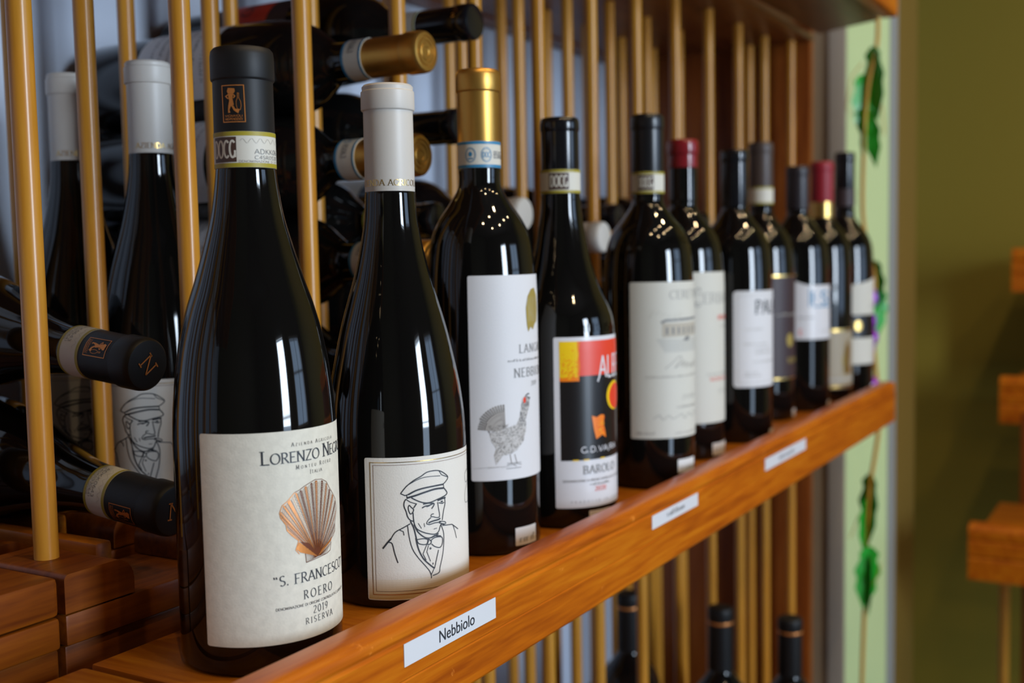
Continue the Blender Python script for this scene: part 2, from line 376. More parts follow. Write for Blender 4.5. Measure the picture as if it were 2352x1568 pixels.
struct(bevel_box('wall_left', -2.4, -2.3, -3.0, 0.50, -1.0, 2.1, ROOMW, bev=0))
struct(bevel_box('floor', -2.4, 2.35, -3.0, 0.60, -1.1, -1.0, FLOORM, bev=0))
struct(bevel_box('ceiling', -2.4, 2.35, -3.0, 0.60, 2.1, 2.2, CEILM, bev=0))
def wall_with_holes():
    bm = bmesh.new()
    def b(x0, x1, z0, z1):
        r = bmesh.ops.create_cube(bm, size=1)
        for v in r['verts']: v.co = Vector(((x0 + x1) / 2 + v.co.x * (x1 - x0), -2.85 + v.co.y * .1, (z0 + z1) / 2 + v.co.z * (z1 - z0)))
    b(-2.4, -.45, -1, 2.1); b(-.45, .21, 1.20, 2.1); b(.21, .73, -1, 2.1); b(.73, 1.87, -1, -.10); b(.73, 1.87, 1.12, 2.1); b(1.87, 2.35, -1, 2.1)
    me = bpy.data.meshes.new('wall_front'); bm.to_mesh(me); bm.free(); me.materials.append(ROOMW)
    o = bpy.data.objects.new('wall_front', me); COL.objects.link(o); return o
struct(wall_with_holes())
def window(name, x0, x1, z0, z1, nx, nz):
    e = empty(name, ((x0 + x1) / 2, -2.83, z0)); struct(e); bx = e.location
    def bar(n, a, b, c, d): 
        o = bevel_box(n, a - bx.x, b - bx.x, -.02, .02, c - bx.z, d - bx.z, FRAMEW, e, .003)
    bar('frame_side', x0, x0 + .05, z0, z1); bar('frame_side', x1 - .05, x1, z0, z1); bar('frame_head', x0 + .05, x1 - .05, z1 - .05, z1); bar('frame_sill', x0 + .05, x1 - .05, z0, z0 + .05)
    for i in range(1, nx): x = x0 + (x1 - x0) * i / nx; bar('mullion', x - .012, x + .012, z0 + .05, z1 - .05)
    for i in range(1, nz): z = z0 + (z1 - z0) * i / nz; bar('glazing_bar', x0 + .05, x1 - .05, z - .012, z + .012)
window('window_1', -.45, .21, -1.0, 1.20, 1, 2)
window('window_2', .73, 1.87, -.10, 1.12, 2, 2)
# small warm ceiling spots over the aisle
LAMPM = mat('white lamp housing', (.6, .6, .58), .4)
for i, (x, y) in enumerate([(-.75, -.75), (-.1, -.85), (.55, -.80), (1.2, -.75), (-.45, -1.55), (.35, -1.65), (1.0, -1.5), (1.7, -1.3)]):
    e = empty('ceiling_spot', (x, y, 2.1)); tag(e, 'small warm round ceiling spot lamp over the aisle', 'lamp', 'ceiling spots over the aisle')
    lathe('housing', [(0, 0), (45, 0), (45, -6), (38, -10), (38, -60), (34, -62), (34, -20), (0, -18)][::-1], LAMPM, e, 24)
    l = bpy.data.lights.new('bulb', 'SPOT'); l.spot_size = 2.2; l.spot_blend = .6; l.energy = 15; l.color = (1, .74, .42); l.shadow_soft_size = .022
    o = bpy.data.objects.new('bulb', l); COL.objects.link(o); o.parent = e; o.location = (0, 0, -.062)

# ------------------------------------------------------------------ the wine rack
RK = empty('wine_rack', (0.5, 0.25, -1.0)); tag(RK, 'orange pine wine rack of tall dowels with a front display ledge', 'wine rack')
RK2 = empty('wine_rack', (-0.5, 0.25, -1.0)); tag(RK2, 'neighbouring orange pine wine rack joined at the left edge of the photo', 'wine rack')
PITCH = 0.519
DX0, DSP = -0.028, 0.1087
ROWS = (0.220, 0.303, 0.388)
def rail_profile(dz):
    p = [(.048, -.032), (.0315, -.032), (.0300, -.0312), (.0292, -.0298), (.0290, -.0095), (.0297, -.0088), (.0290, -.0081), (.0290, .0092), (.0298, .0100), (.0302, .0110), (.0296, .0121), (.0290, .0129),
         (.0290, .0152), (.0296, .0174), (.0312, .0192), (.0338, .0202), (.0365, .0205), (.0465, .0205), (.0480, .0198)]
    return [(y, z + dz) for y, z in p]
LEDGE = [(-.0465, .0485), (1.120, .0485), (1.195, .072), (1.245, .166), (-.0465, .166)]
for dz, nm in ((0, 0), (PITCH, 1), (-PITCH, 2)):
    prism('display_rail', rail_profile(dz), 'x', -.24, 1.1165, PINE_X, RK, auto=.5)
    prism('ledge_board', LEDGE, 'z', -.019 + dz, dz, RED_X if nm == 1 else PINE_Y, RK, bev=.0015)  # upper board in darker wood: its underside shade is put into the colour
    prism('display_rail', rail_profile(dz), 'x', -1.2, -.2405, PINE_X, RK2, auto=.5)
    bevel_box('ledge_board', -1.2, -.0505, .0485, .166, -.019 + dz, dz, PINE_Y, RK2, .002)
    for y in ROWS:
        bevel_box('base_rail', -.0455, 1.245, y - .034, y + .026, -.019 + dz, .0050 + dz, RED_X, RK, .0015)
        bevel_box('deck_rail', -.0465, 1.245, y - .037, y + .028, .0056 + dz, .0216 + dz, RED_X, RK, .002)
        bevel_box('base_rail', -1.2, -.0495, y - .034, y + .026, -.019 + dz, .0050 + dz, RED_X, RK2, .0015)
        bevel_box('deck_rail', -1.2, -.0500, y - .037, y + .028, .0056 + dz, .0216 + dz, RED_X, RK2, .002)
        if nm != 1: bevel_box('top_rail', -1.2, -.0500, y - .037, y + .028, .0222 + dz, .042 + dz, RED_X, RK2, .003)
    bevel_box('back_board', -.0465, 1.245, .46, .495, -.030 + dz, .042 + dz, RED_X, RK, .002)
    bevel_box('deck_panel', -.0465, 1.245, .172, .458, -.028 + dz, -.0195 + dz, RED_X, RK, .001)
# end panel of the rack
for z0, z1 in ((.0425, .489), (-PITCH + .0425, -.030)):
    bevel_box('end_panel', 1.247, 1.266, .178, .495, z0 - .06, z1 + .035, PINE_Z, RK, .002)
def shoulder(x0, x1, r0, r1, z0, z1, n=6):
    p = [(x0, z0), (x1, z0)]
    p += [(x1 - r1 + r1 * math.cos(a), z1 - r1 + r1 * math.sin(a)) for a in [PI / 2 * i / n for i in range(n + 1)]]
    p += [(x0 + r0 - r0 * math.sin(a), z1 - r0 + r0 * math.cos(a)) for a in [PI / 2 * i / n for i in range(n + 1)]]
    return p
def dowel_mesh(L, r=.00635):
    vs = []; fs = []; n = 24
    ring = [(r, 0), (r, L)]
    for rr, z in ring: vs += [(rr * math.cos(2 * PI * k / n), rr * math.sin(2 * PI * k / n), z) for k in range(n)]
    for k in range(n): fs.append((k, (k + 1) % n, n + (k + 1) % n, n + k))
    fs += [tuple(range(n - 1, -1, -1)), tuple(range(n, 2 * n))]
    return vs, fs
first = {}
def put(key, name, make, loc, parent):
    if key not in first:
        o = make(); first[key] = o
    else:
        o = first[key].copy(); COL.objects.link(o)
    o.name = name; o.parent = parent; o.location = loc
    return o
for dz in (0, -PITCH):
    L = .4575
    for y in ROWS:
        for k in range(0, 12):
            x = DX0 + DSP * k
            def mk():
                v, f = dowel_mesh(L); return new_obj('dowel', v, f, BIRCH, auto=.7)
            put('dowel', 'dowel', mk, (x + (.011 if k == 1 and y > .35 else 0), y, dz + .0421), RK)
            x0, x1 = (-.0185, .0250) if k == 0 else (-.0265, .0255)
            def mb():
                return prism('dowel_block', shoulder(x0, x1, .003 if k == 0 else .012, .012, .0222, .042), 'y', -.037, .028, RED_X)
            put('block0' if k == 0 else 'block', 'dowel_block', mb, (x, y, dz), RK)
    def mk(): v, f = dowel_mesh(L); return new_obj('dowel', v, f, BIRCH, auto=.7)
    put('dowel', 'dowel', mk, (1.226, .200, dz + .0421), RK); put('dowel', 'dowel', mk, (1.228, .262, dz + .0421), RK)
    for k in range(-3, 0):
        for y in ROWS: put('dowel', 'dowel', mk, (DX0 + DSP * k, y, dz + .0421), RK2)
SLOT = [DX0 + DSP * (k + .5) for k in range(11)]
def strips(slot, dz, top):
    for s in (-1, 1):
        xa, xb = slot + s * .010, slot + s * .0215
        bevel_box('cradle_strip', min(xa, xb), max(xa, xb), .222 if s < 0 else .300, .455, .0222 + dz, top + dz, PINE_Y, RK, .0025)
HI = {2: .0857, 5: .0992}
for k in range(11):
    strips(SLOT[k], 0, HI.get(k, .0415))
    if k in (3, 4, 5): strips(SLOT[k], -PITCH, .0415)
# children were built in world coordinates: bring them into the frame of their rack
for r in (RK, RK2):
    for c in r.children: c.location = c.location - r.location

# ------------------------------------------------------------------ typed strips on the rail
def tape(x0, x1, z0, z1, label):
    e = empty('shelf_label', ((x0 + x1) / 2, .0290, z0)); tag(e, label, 'shelf label', 'typed paper strips on the display rail')
    w = x1 - x0; h = z1 - z0
    new_obj('paper_strip', [(-w/2, -.0004, 0), (w/2, -.0004, 0), (w/2, -.0004, h), (-w/2, -.0004, h), (-w/2, -.00002, 0), (w/2, -.00002, 0), (w/2, -.00002, h), (-w/2, -.00002, h)],
            [(0, 1, 2, 3), (7, 6, 5, 4), (0, 4, 5, 1), (1, 5, 6, 2), (2, 6, 7, 3), (3, 7, 4, 0)], TAPE, e)
    return e, w, h
def sans_text(body, parent, size, loc, sx=1.0):
    c = bpy.data.curves.new('t', 'FONT'); c.body = body; c.size = size; c.align_x = 'CENTER'; c.align_y = 'CENTER'; c.resolution_u = 6
    t = bpy.data.objects.new('t', c); COL.objects.link(t)
    bpy.context.view_layer.update()
    me = bpy.data.meshes.new_from_object(t.evaluated_get(bpy.context.evaluated_depsgraph_get())); bpy.data.objects.remove(t)
    me.materials.clear(); me.materials.append(INK)
    o = bpy.data.objects.new('lettering', me); COL.objects.link(o); o.parent = parent; o.location = loc; o.rotation_euler = (PI / 2, 0, 0); o.scale = (sx, 1, 1)
    return o
e, w, h = tape(.0250, .1104, -.0020, .0095, 'white paper strip reading Nebbiolo, nearest on the rail')
sans_text('Nebbiolo', e, .0090, (.004, -.0006, h * .5), 1.0)
def flat_ticks(parent, w, u0, u1, h, seed):
    P = Print(); P.ticks(u0, u1, 3.6, 3.9, GREYINK, seed, .3)
    return new_obj('lettering', [(u / 1e3, -.0006, z / 1e3) for u, z in P.v], P.f, P.mats, parent, midx=P.m)
e, w, h = tape(.3247, .4130, -.0005, .0093, 'white paper strip in the middle of the rail, below the landscape label bottle'); flat_ticks(e, w, -17, 17, h, 5)
e, w, h = tape(.5787, .7064, -.0030, .0078, 'long white paper strip farthest along the rail'); flat_ticks(e, w, -24, 24, h, 6)
# ------------------------------------------------------------------ bottles
PROF = {
 'A': [(14.4, 240), (15.5, 230), (17.7, 217), (21.4, 203), (26.0, 187.5), (31.2, 171.5), (35.4, 154), (38.1, 135), (39.4, 120), (39.8, 110)],
 'B': [(14.4, 233), (15.4, 218), (17.9, 203), (21.6, 187), (26.2, 171), (30.4, 156), (34.2, 139), (37.7, 121), (39.7, 104), (40.3, 90)],
 'C': [(14.2, 253), (14.6, 241), (20.4, 230.3), (27.7, 219.5), (32.8, 208), (35.2, 194), (36.4, 180), (36.7, 168)],
 'D': [(14.4, 239), (14.9, 228), (17.8, 209), (21.8, 190), (27.9, 171), (34.0, 157.5), (37.0, 148), (38.2, 134), (38.4, 120)],
 'E': [(13.3, 244), (13.6, 236), (20.9, 224.5), (29.6, 213.3), (35.1, 199), (37.0, 181), (37.8, 165)],
}
RB = {'A': 39.8, 'B': 40.3, 'C': 36.7, 'D': 38.4, 'E': 37.8}
def glass_profile(t, dz=0.0):
    R = RB[t]; up = spline(PROF[t][::-1], 6)
    zb = up[0][1]
    low = [(0, 9), (R * .45, 7), (R * .74, 2.2), (R * .86, 0.2), (R * .93, .4), (R * .975, 2.2), (R, 6.0)]
    low = low[:3] + spline(low[3:], 4)
    body = [(R, 6 + (zb - 6) * i / 4) for i in range(1, 4)]
    return low + body + up
class Bottle:
    def __init__(s, t, label, group=None, name='wine_bottle', glass=None, segs=72, neck=1.2):
        s.t = t; s.R = RB[t]; s.e = empty(name, (0, 0, 0)); tag(s.e, label, 'bottle', group)
        s.gp = glass_profile(t); s.ntop = s.gp[-1]
        s.g = lathe('glass_body', s.gp + [(s.ntop[0] - neck, s.ntop[1] + 3), (s.ntop[0] - neck, s.ntop[1] + 40)], glass or GLASS, s.e, segs)
        s.rf = rfun([p for p in s.gp if p[1] >= 5.9 and p[0] > s.R * .98 or p[1] > 20]); s.rc = None
    def capsule(s, m, z0, h, r=14.4, lip=14.0, rl=15.1, topm=None, bead=False, rings=False):
        """foil capsule from z0 up to h with the wider lip of the bottle mouth"""
        p = [(s.ntop[0] + .05, z0), (r - .1, z0), (r, z0 + .4), (r - .15, h - lip - 1.2), (r - .1, h - lip - .5), (rl - .25, h - lip + .1), (rl, h - lip + .7), (rl - .1, h - 4)]
        if bead: p += [(rl - .9, h - 3.2), (rl - .7, h - 1.2), (rl - 1.8, h), (rl - 4, h - .2), (0, h - .2)]
        elif rings: p += [(rl - .5, h - 1.6), (rl - 1.6, h - .3), (rl - 2.6, h), (10.9, h), (10.5, h - .7), (9.5, h - .7), (9.1, h - .1), (7.8, h - .1), (7.4, h - .7), (6.2, h - .7), (5.6, h - .2), (3.4, h - .2), (2.9, h - .6), (0, h - .6)]
        else: p += [(rl - .5, h - 1.6), (rl - 1.6, h - .3), (rl - 2.6, h), (0, h)]
        s.cap = lathe('capsule', p, m, s.e, 56); s.h = h; s.r = r
        s.rc = lambda z, r=r: r
        if topm: lathe('capsule_top', [(0, h + .35), (rl - 3.2, h + .35), (rl - 2.9, h + .02)][::-1], topm, s.cap, 40)
        return s.cap
    def band(s, z0, z1, base, edge, ew=2.2, off=.22):
        r = max(s.r, s.ntop[0]); s.rb = r + off
        o = lathe('neck_band', [(r - .2, z0), (s.rb, z0 + .05), (s.rb, z1 - .05), (r - .2, z1)], base, s.e, 56)
        if edge:
            for a, b in ((z0 + .1, z0 + ew), (z1 - ew, z1 - .1)): lathe('band_edge', [(s.rb + .05, a), (s.rb + .05, b)], edge, o, 56)
        return o
    def pband(s, P, parent, rot=0.0):
        return P.build('lettering', s.rb, lambda z: s.rb, .12, parent, rot)
    def paper(s, u0, u1, z0, z1, m, name='label', rot=0.0, **k):
        s.lab = paper(name, s.R, s.rf, u0, u1, z0, z1, m, s.e, rot=rot, **k); return s.lab
    def pr(s, P, parent=None, name='print', off=.42, rot=0.0): return P.build(name, s.R, s.rf, off, parent or s.lab, rot)
    def edge(s, u0, u1, z0, z1, m):
        P = Print(); P.rect(u0, u1, z0, z1, m); s.pr(P, name='gold_edge')
    def pcap(s, P, name='emblem', off=.14, rot=0.0): return P.build(name, s.r, s.rc, off, s.cap, rot)
    def tagp(s, u0, u1, z0, z1, seed=1):
        o = paper('price_tag', s.R, s.rf, u0, u1, z0, z1, TAGP, s.e, off=.35, rc=.4)
        P = Print(); P.ticks(u0 + 3, u1 - 3, z0 + 2, min(4.5, (z1 - z0) * .45), PALEINK, seed, .3); P.build('lettering', s.R, s.rf, .5, o)
    def at(s, x, y, z=0.0, rz=0.0): s.e.location = (x, y, z); s.e.rotation_euler = (0, 0, rz); return s
def copy_tree(o, parent=None):
    c = o.copy(); COL.objects.link(c)
    if parent is not None: c.parent = parent
    for ch in list(o.children): copy_tree(ch, c)
    return c
def lie(e, end, h, tilt=0.0, roll=0.0):
    """lay a bottle with the middle of its capsule end at `end`, neck towards the aisle"""
    d = Vector((0, -math.cos(tilt), -math.sin(tilt)))
    q = Matrix.Rotation(PI / 2 + tilt, 4, 'X') @ Matrix.Rotation(roll, 4, 'Z')
    e.rotation_euler = q.to_euler(); e.location = Vector(end) - d * h
def docg(b, n, u_box0, u_box1, u_txt0, u_txt1, z0, z1, second=True):
    P = Print(); hh = z1 - z0
    P.rect(u_box0, u_box1, z0 + 2.6, z1 - 2.6, BROWNK, 1.0); P.up()
    P.text('DOCG', u_txt0, u_txt1, z0 + hh * .28, hh * .46, BANDP, False, .13)
    if second:
        P.text('ADKK0643', u_box1 + 8.5, u_box1 + 8.5 + 20, z0 + 6.4, 2.2, GREYINK, False, .14); P.text('C4SR0530641', u_box1 + 8.5, u_box1 + 29, z0 + 3.9, 1.6, GREYINK, False, .15)
        P.text('DENOMINAZIONE DI ORIGINE', u_box1 + 1, u_box1 + 28, z0 + 2.3, 1.0, GREYINK, False, .14)
        for i in range(6): P.ribbon([(u_box1 + 2 + 5 * i + t * .6, z0 + 12.5 + 1.1 * math.sin(t * .9 + i)) for t in range(0, 9)], .16, PALEINK)
    return b.pband(P, n)

# --- the nearest bottle: black capsule, copper shell
def type_shell(label, group=None):
    b = Bottle('A', label, group, segs=96)
    b.capsule(CAP_BLACK, 256.6, 297.6, 14.55, 15.5, 15.3)
    n = b.band(240.0, 257.0, BANDP, OLIVEG, 2.1); docg(b, n, -30, -16.1, -29.5, -16.6, 240, 257)
    P = Print()
    P.ribbon([(-22.3, 278.5), (-11.5, 278.5), (-11.2, 261.4), (-22, 261.4), (-22.3, 278.5)], .42, COPPER)
    for g in ([(-19.6, 275.8), (-19.0, 277.3), (-15.8, 277.0), (-15.6, 275.7), (-16.3, 274.6), (-19.1, 274.7)], [(-19.1, 269.0), (-17.7, 268.9), (-18.6, 267.0), (-18.1, 265.8), (-19.3, 265.6), (-19.3, 267.0)],
              [(-17.7, 269.1), (-16.5, 268.9), (-15.7, 267.5), (-13.7, 267.0), (-14.4, 265.3), (-16.4, 266.7)], [(-19.0, 274.6), (-16.5, 274.6), (-16.9, 272.4), (-16.3, 269.3), (-17.7, 268.7), (-19.1, 269.0), (-18.5, 271.4), (-18.9, 272.7)]): P.poly(g, COPPER)
    P.ribbon([(-18.9, 274.2), (-20.3, 273.4), (-19.0, 272.2)], .5, COPPER); P.ribbon([(-16.5, 274.2), (-15.7, 273.4), (-16.6, 272.5)], .5, COPPER)
    P.ribbon([(-14.5, 274.8), (-13.9, 274.8), (-13.9, 272.3), (-13.2, 271.2), (-12.9, 269.0), (-13.3, 267.0), (-14.8, 267.5), (-15.2, 269.5), (-15.1, 271.3), (-14.5, 272.6), (-14.5, 274.8)], .22, COPPER)
    P.text('VIGNAIOLI', -21, -12.4, 263.7, 1.0, COPPER, False, .16); P.text('INDIPENDENTI', -21, -12.4, 262.2, 1.0, COPPER, False, .16)
    b.pcap(P)
    M = Print()   # monogram pressed into the flat capsule top
    for st in ([(-3.6, -4.6), (-3.6, 4.6)], [(-3.6, 4.6), (3.4, -4.6)], [(3.4, -4.6), (3.4, 4.6)], [(-5.2, 4.6), (-2.4, 4.6)], [(-5.2, -4.6), (-2.2, -4.6)], [(2.2, 4.6), (5.2, 4.6)]): M.ribbon(st, .8, COPPER)
    new_obj('monogram', [(u / 1e3, z / 1e3, .29775 + .0003) for u, z in M.v], [f for f in M.f], M.mats, b.cap, midx=M.m)
    b.paper(-60, 56, 15.2, 116.0, IVORY)
    P = Print(); K = INK
    P.text('AZIENDA AGRICOLA', -15.9, 11.6, 108.5, 1.75, K, True, .12, 1.4, .42)
    P.text('LORENZO NEGRO', -30.7, 26.3, 101.0, 6.2, K, True, .15, 4.9, .05)
    P.text('MONTEU ROERO', -14.0, 9.7, 97.4, 1.95, K, True, .12, 1.5, .48); P.text('ITALIA', -6.2, 1.9, 94.2, 1.95, K, True, .12, 1.6, .2)
    P.text('"S. FRANCESCO"', -26.8, 22.4, 43.0, 4.7, K, True, .14); P.text('ROERO', -12.1, 7.2, 34.7, 4.1, K, True, .13, track=.3)
    P.text('DENOMINAZIONE DI ORIGINE CONTROLLATA E GARANTITA', -26.2, 22.0, 31.3, 1.25, K, False, .14)
    P.text('2019', -7.0, 2.9, 26.7, 3.5, K, True, .12, track=.2); P.text('RISERVA', -11.5, 6.8, 22.3, 2.9, K, True, .12, track=.32)
    SH = [(-10.1, 52.1), (-10.5, 56.0), (-13.7, 56.9), (-15.5, 59.1), (-13.9, 63.3), (-17.4, 66.5), (-19.6, 69.1), (-19.9, 71.7), (-22.4, 75.4), (-22.9, 77.7), (-21.5, 81.2), (-19.1, 82.7), (-15.1, 86.6), (-12.6, 87.4), (-9.9, 88.8), (-6.2, 90.1), (-3.2, 90.9), (1.3, 90.3), (5.0, 88.4), (7.7, 84.8), (10.9, 81.5), (14.4, 77.6), (15.4, 72.7), (12.7, 66.3), (12.4, 62.5), (7.6, 58.3), (6.6, 54.3), (3.7, 53.5)]
    H = (-3.2, 53.6); fan = []
    for a, c in zip(SH[4:25], SH[5:26]):
        for t in (0, .5): fan.append((a[0] + (c[0] - a[0]) * t, a[1] + (c[1] - a[1]) * t))
    def lerp(a, c, t): return (a[0] + (c[0] - a[0]) * t, a[1] + (c[1] - a[1]) * t)
    for i, p in enumerate(fan[:-1]):          # ribs radiating from the hinge: foil flutes first
        q = fan[i + 1]
        if i % 2 == 0: P.poly([lerp(H, p, .05), lerp(H, p, .985), lerp(H, lerp(p, q, .62), .985), lerp(H, lerp(p, q, .62), .05)], COPPER if i < 17 or i % 4 == 0 else DARKCU)
    P.up()
    for i, p in enumerate(fan[:-1]):          # then the chains of fine ink between and over them
        q = fan[i + 1]; left = i < 17
        if i % 2 == 0:
            for k in range(14, 40): P.ribbon([lerp(H, lerp(p, q, .10), k / 41), lerp(H, lerp(p, q, .50), k / 41 + .010)], .11, CREAM)
            P.ribbon([lerp(H, lerp(p, q, .80), t) for t in (.08, .97)], .16, DARKCU)
        else:
            for off_ in (.12, .62):
                P.ribbon([lerp(H, lerp(p, q, off_ + (.26 if k % 2 else 0)), k / 44) for k in range(7, 44)], .13, COPPER if left and off_ < .5 else DARKCU)
    P.up()
    for i, p in enumerate(fan[:-1]):
        if i >= 4: P.poly([H, lerp(H, p, .24 if i % 2 else .12), lerp(H, fan[i + 1], .12 if i % 2 else .24)], DARKCU)
    P.up()
    P.ribbon([lerp(H, p, 1.0) for p in fan[:17]], .30, COPPER); P.ribbon([lerp(H, p, 1.0) for p in fan[16:]], .26, DARKCU)
    P.poly([H, (-13.0, 57.4), (-15.3, 59.4), (-13.6, 62.6), (-9, 58.6)], COPPER); P.poly([H, (-9.5, 58.8), (-13.2, 62.8), (-8, 61)], DARKCU)
    P.ribbon([(-13.7, 56.9), (-15.5, 59.1), (-13.9, 63.3)], .35, COPPER); P.poly([H, (7.4, 58.6), (9, 60.5), (0, 56.5)], COPPER)
    P.ribbon([(-10.5, 56.4), (-10.1, 52.1), (-3.2, 52.9), (3.7, 53.5), (6.6, 54.3), (7.6, 58.3)], .28, DARKCU)
    for k in range(7):
        P.ribbon([H, lerp((-10.3, 56.0), (-9.8, 52.4), k / 6)], .14, DARKCU); P.ribbon([H, lerp((7.4, 57.8), (3.7, 53.6), k / 6)], .14, DARKCU)
    b.pr(P)
    return b
B1 = type_shell('nearest standing bottle, black capsule, ivory label with a copper scallop shell', 'bottles displayed on the ledge').at(.0077, .1033, .0002)
L1 = copy_tree(B1.e); tag(L1, 'lying black-capsule bottle at the left, upper of two, copper monogram on its end', 'bottle', 'bottles lying in the rack'); 
for o_, a_ in ((L1, 2.0),):
    for c_ in o_.children:
        if c_.name.startswith('neck_band'): c_.rotation_euler.z = -a_
lie(L1, (.030, .2025, .1390), .2976, math.radians(6.5), math.radians(-54))
L2 = copy_tree(B1.e); tag(L2, 'lying black-capsule bottle at the left, lower of two, half behind the nearest bottle', 'bottle', 'bottles lying in the rack'); 
for c_ in L2.children:
    if c_.name.startswith('neck_band'): c_.rotation_euler.z = -2.4
lie(L2, (.030, .1862, .0585), .2976, math.radians(6.5), math.radians(-3))

# --- white capsule, line drawing of a man in a flat cap
MAN=[(1,[(-36.5,65.4),(-33.4,69.1),(-29.1,72.3),(-24.8,74.3),(-21.6,76.1),(-17.6,76.6),(-13.4,76.1),(-9.6,74),(-7,71.5),(-8.9,69.2),(-11.4,67.8)]),
(1,[(-36.5,65.4),(-34.1,64.2),(-31.7,64.8)]),
(0.6,[(-33.4,69.4),(-27.9,72.2),(-23,73.5),(-17.7,73.5),(-12.7,73.1)]),
(0.7,[(-13.4,75.9),(-11.8,73.6),(-7.2,71.6)]),
(1.7,[(-32.3,64.6),(-28.1,66.5),(-23.1,67.5),(-16.5,67.9),(-10.6,68)]),
(2,[(-33,62.8),(-28.2,63.8),(-23.2,65),(-16.5,66.1),(-10.5,65.8)]),
(0.8,[(-33.1,64.3),(-33,62.2)]),
(0.8,[(-10.6,68),(-10.2,65.5)]),
(1.2,[(-30.6,62.7),(-27,60.6),(-23.3,59.2),(-19.5,59),(-15.3,60),(-11.6,60.8),(-8.8,61.7),(-8.1,63.1),(-10.2,65.7)]),
(1.1,[(-33.6,62.2),(-34.6,60.6),(-34.8,58.2),(-33.7,55.2),(-32.9,52.1),(-31.5,50.2),(-29.7,49.4)]),
(1,[(-32.5,57.5),(-31.9,58.6),(-30.7,57.3),(-29.5,56),(-30.2,54.3),(-31.4,53.7),(-32.3,55.7),(-32.5,57.5)]),
(0.8,[(-33.6,62),(-31.2,60.3),(-28,59.1)]),
(1.2,[(-29.5,56.9),(-27.7,59.3)]),
(1.1,[(-29.9,54.3),(-29.5,48.9),(-28.1,45.2),(-25,43),(-21.3,41.5),(-17.3,40.6),(-14.8,41.6),(-13.6,44.4),(-12.8,45.8)]),
(1,[(-10,60.1),(-9.7,57),(-11.1,52.4),(-12,47.7)]),
(1.3,[(-24.7,56.4),(-22.8,57.2),(-20.2,57.4),(-17.5,58.1),(-17.5,57),(-18.9,55.3)]),
(1.8,[(-22,57),(-20.2,57.3)]),
(1.3,[(-24,58.5),(-20.8,58.7),(-17.5,58.2)]),
(1.8,[(-15,59.4),(-11.6,60),(-9.2,60.2)]),
(1,[(-14.3,58),(-11.7,57.2),(-10.4,57.7)]),
(1.7,[(-12.8,58.4),(-11.3,58.3)]),
(0.9,[(-15,58.5),(-14.4,54.8),(-13.8,50.3),(-15.6,49.8),(-17.7,50.5),(-19.4,51),(-19,52.1),(-17.6,52.2)]),
(0.9,[(-19.4,50.4),(-21.4,48.9),(-22.1,47.2),(-20.5,46.5)]),
(1.6,[(-21.1,47.5),(-18.4,48.2),(-14.9,48.5),(-13.3,49)]),
(1,[(-20.5,46.5),(-17.1,47),(-12.8,46.9)]),
(0.8,[(-14.2,47.5),(-10.1,46.5),(-9.9,45.2),(-14.3,46.5)]),
(0.7,[(-13.2,45.5),(-10.5,45)]),
(0.6,[(-27.1,48.1),(-25.3,44.9)]),
(0.6,[(-23.7,47.7),(-23.4,45.5)]),
(0.6,[(-17.9,43.6),(-15.8,43.8)]),
(1.3,[(-29.5,47.7),(-27.5,43.3),(-23.9,39.9),(-20.7,38.9),(-17.3,39.6),(-14.8,40.5)]),
(1.4,[(-31.5,49.7),(-29.8,45.9),(-28.8,41.7),(-28.2,38.6)]),
(0.9,[(-33.1,47.1),(-32.4,40.8),(-30.8,34.1),(-27.9,29),(-24.3,24.4),(-21.2,20.3),(-20.1,17.1),(-20.3,15.9)]),
(1.5,[(-28.7,39.9),(-27.4,33.7),(-24.8,28),(-21.7,24.5),(-18,21.2)]),
(1,[(-18,21.2),(-16.6,26.2),(-15.1,31.3)]),
(0.9,[(-13.2,45.5),(-11.4,41),(-11.2,36.1),(-12.2,28.4),(-14.3,21.5),(-15.1,18.3),(-19.3,17.3)]),
(0.8,[(-18.2,21.2),(-20.1,18)]),
(1,[(-28.2,38.9),(-23.9,39),(-21.4,37.8),(-22.1,36),(-24,35.6),(-27.1,36.6),(-28.2,38.9)]),
(1.1,[(-21.3,38.4),(-19.6,36.9),(-20.4,35.4),(-22.1,35.8),(-21.3,38.4)]),
(1,[(-19.6,37.5),(-17.3,38.7),(-12.7,38.2),(-12.2,35.1),(-13.9,32.5),(-17.5,33.6),(-19.5,35.4)]),
(1.6,[(-19.4,39),(-17.3,39.8),(-13.2,38.8)]),
(0.8,[(-22.4,35.5),(-24.8,30.4),(-23,26.6)]),
(0.7,[(-21.4,34.8),(-22.5,31.3),(-20.4,25.6)]),
(0.7,[(-20.7,33),(-20.3,33.4),(-19.8,32.9),(-20.3,32.5),(-20.7,33)]),
(2.2,[(-19.2,24.1),(-18.6,24)]),
(1,[(-31.6,48.2),(-35.7,46.1),(-39.9,43.9),(-42.3,40.4)]),
(1.8,[(-42.3,40.4),(-44.7,37.7),(-47.1,34.7)]),
(0.8,[(-37.5,45),(-35.5,44),(-35.2,41.9)]),
(1.1,[(-43.8,38.3),(-41.8,37.4),(-40.5,31.7),(-38.9,26.5)]),
(0.9,[(-12.1,44.7),(-4.5,43.9),(1.2,40)]),
(0.8,[(-3.6,43.2),(-1.8,39),(-0.6,35.1)]),
(0.5,[(23.1,71.5),(14.2,70.8),(12.6,67.4),(15,64.5),(23.1,66),(23.1,71.5)]),
(0.5,[(19.1,63.9),(13.2,60.5),(11.6,55.2),(14.3,52.6),(23.1,52.7)])]

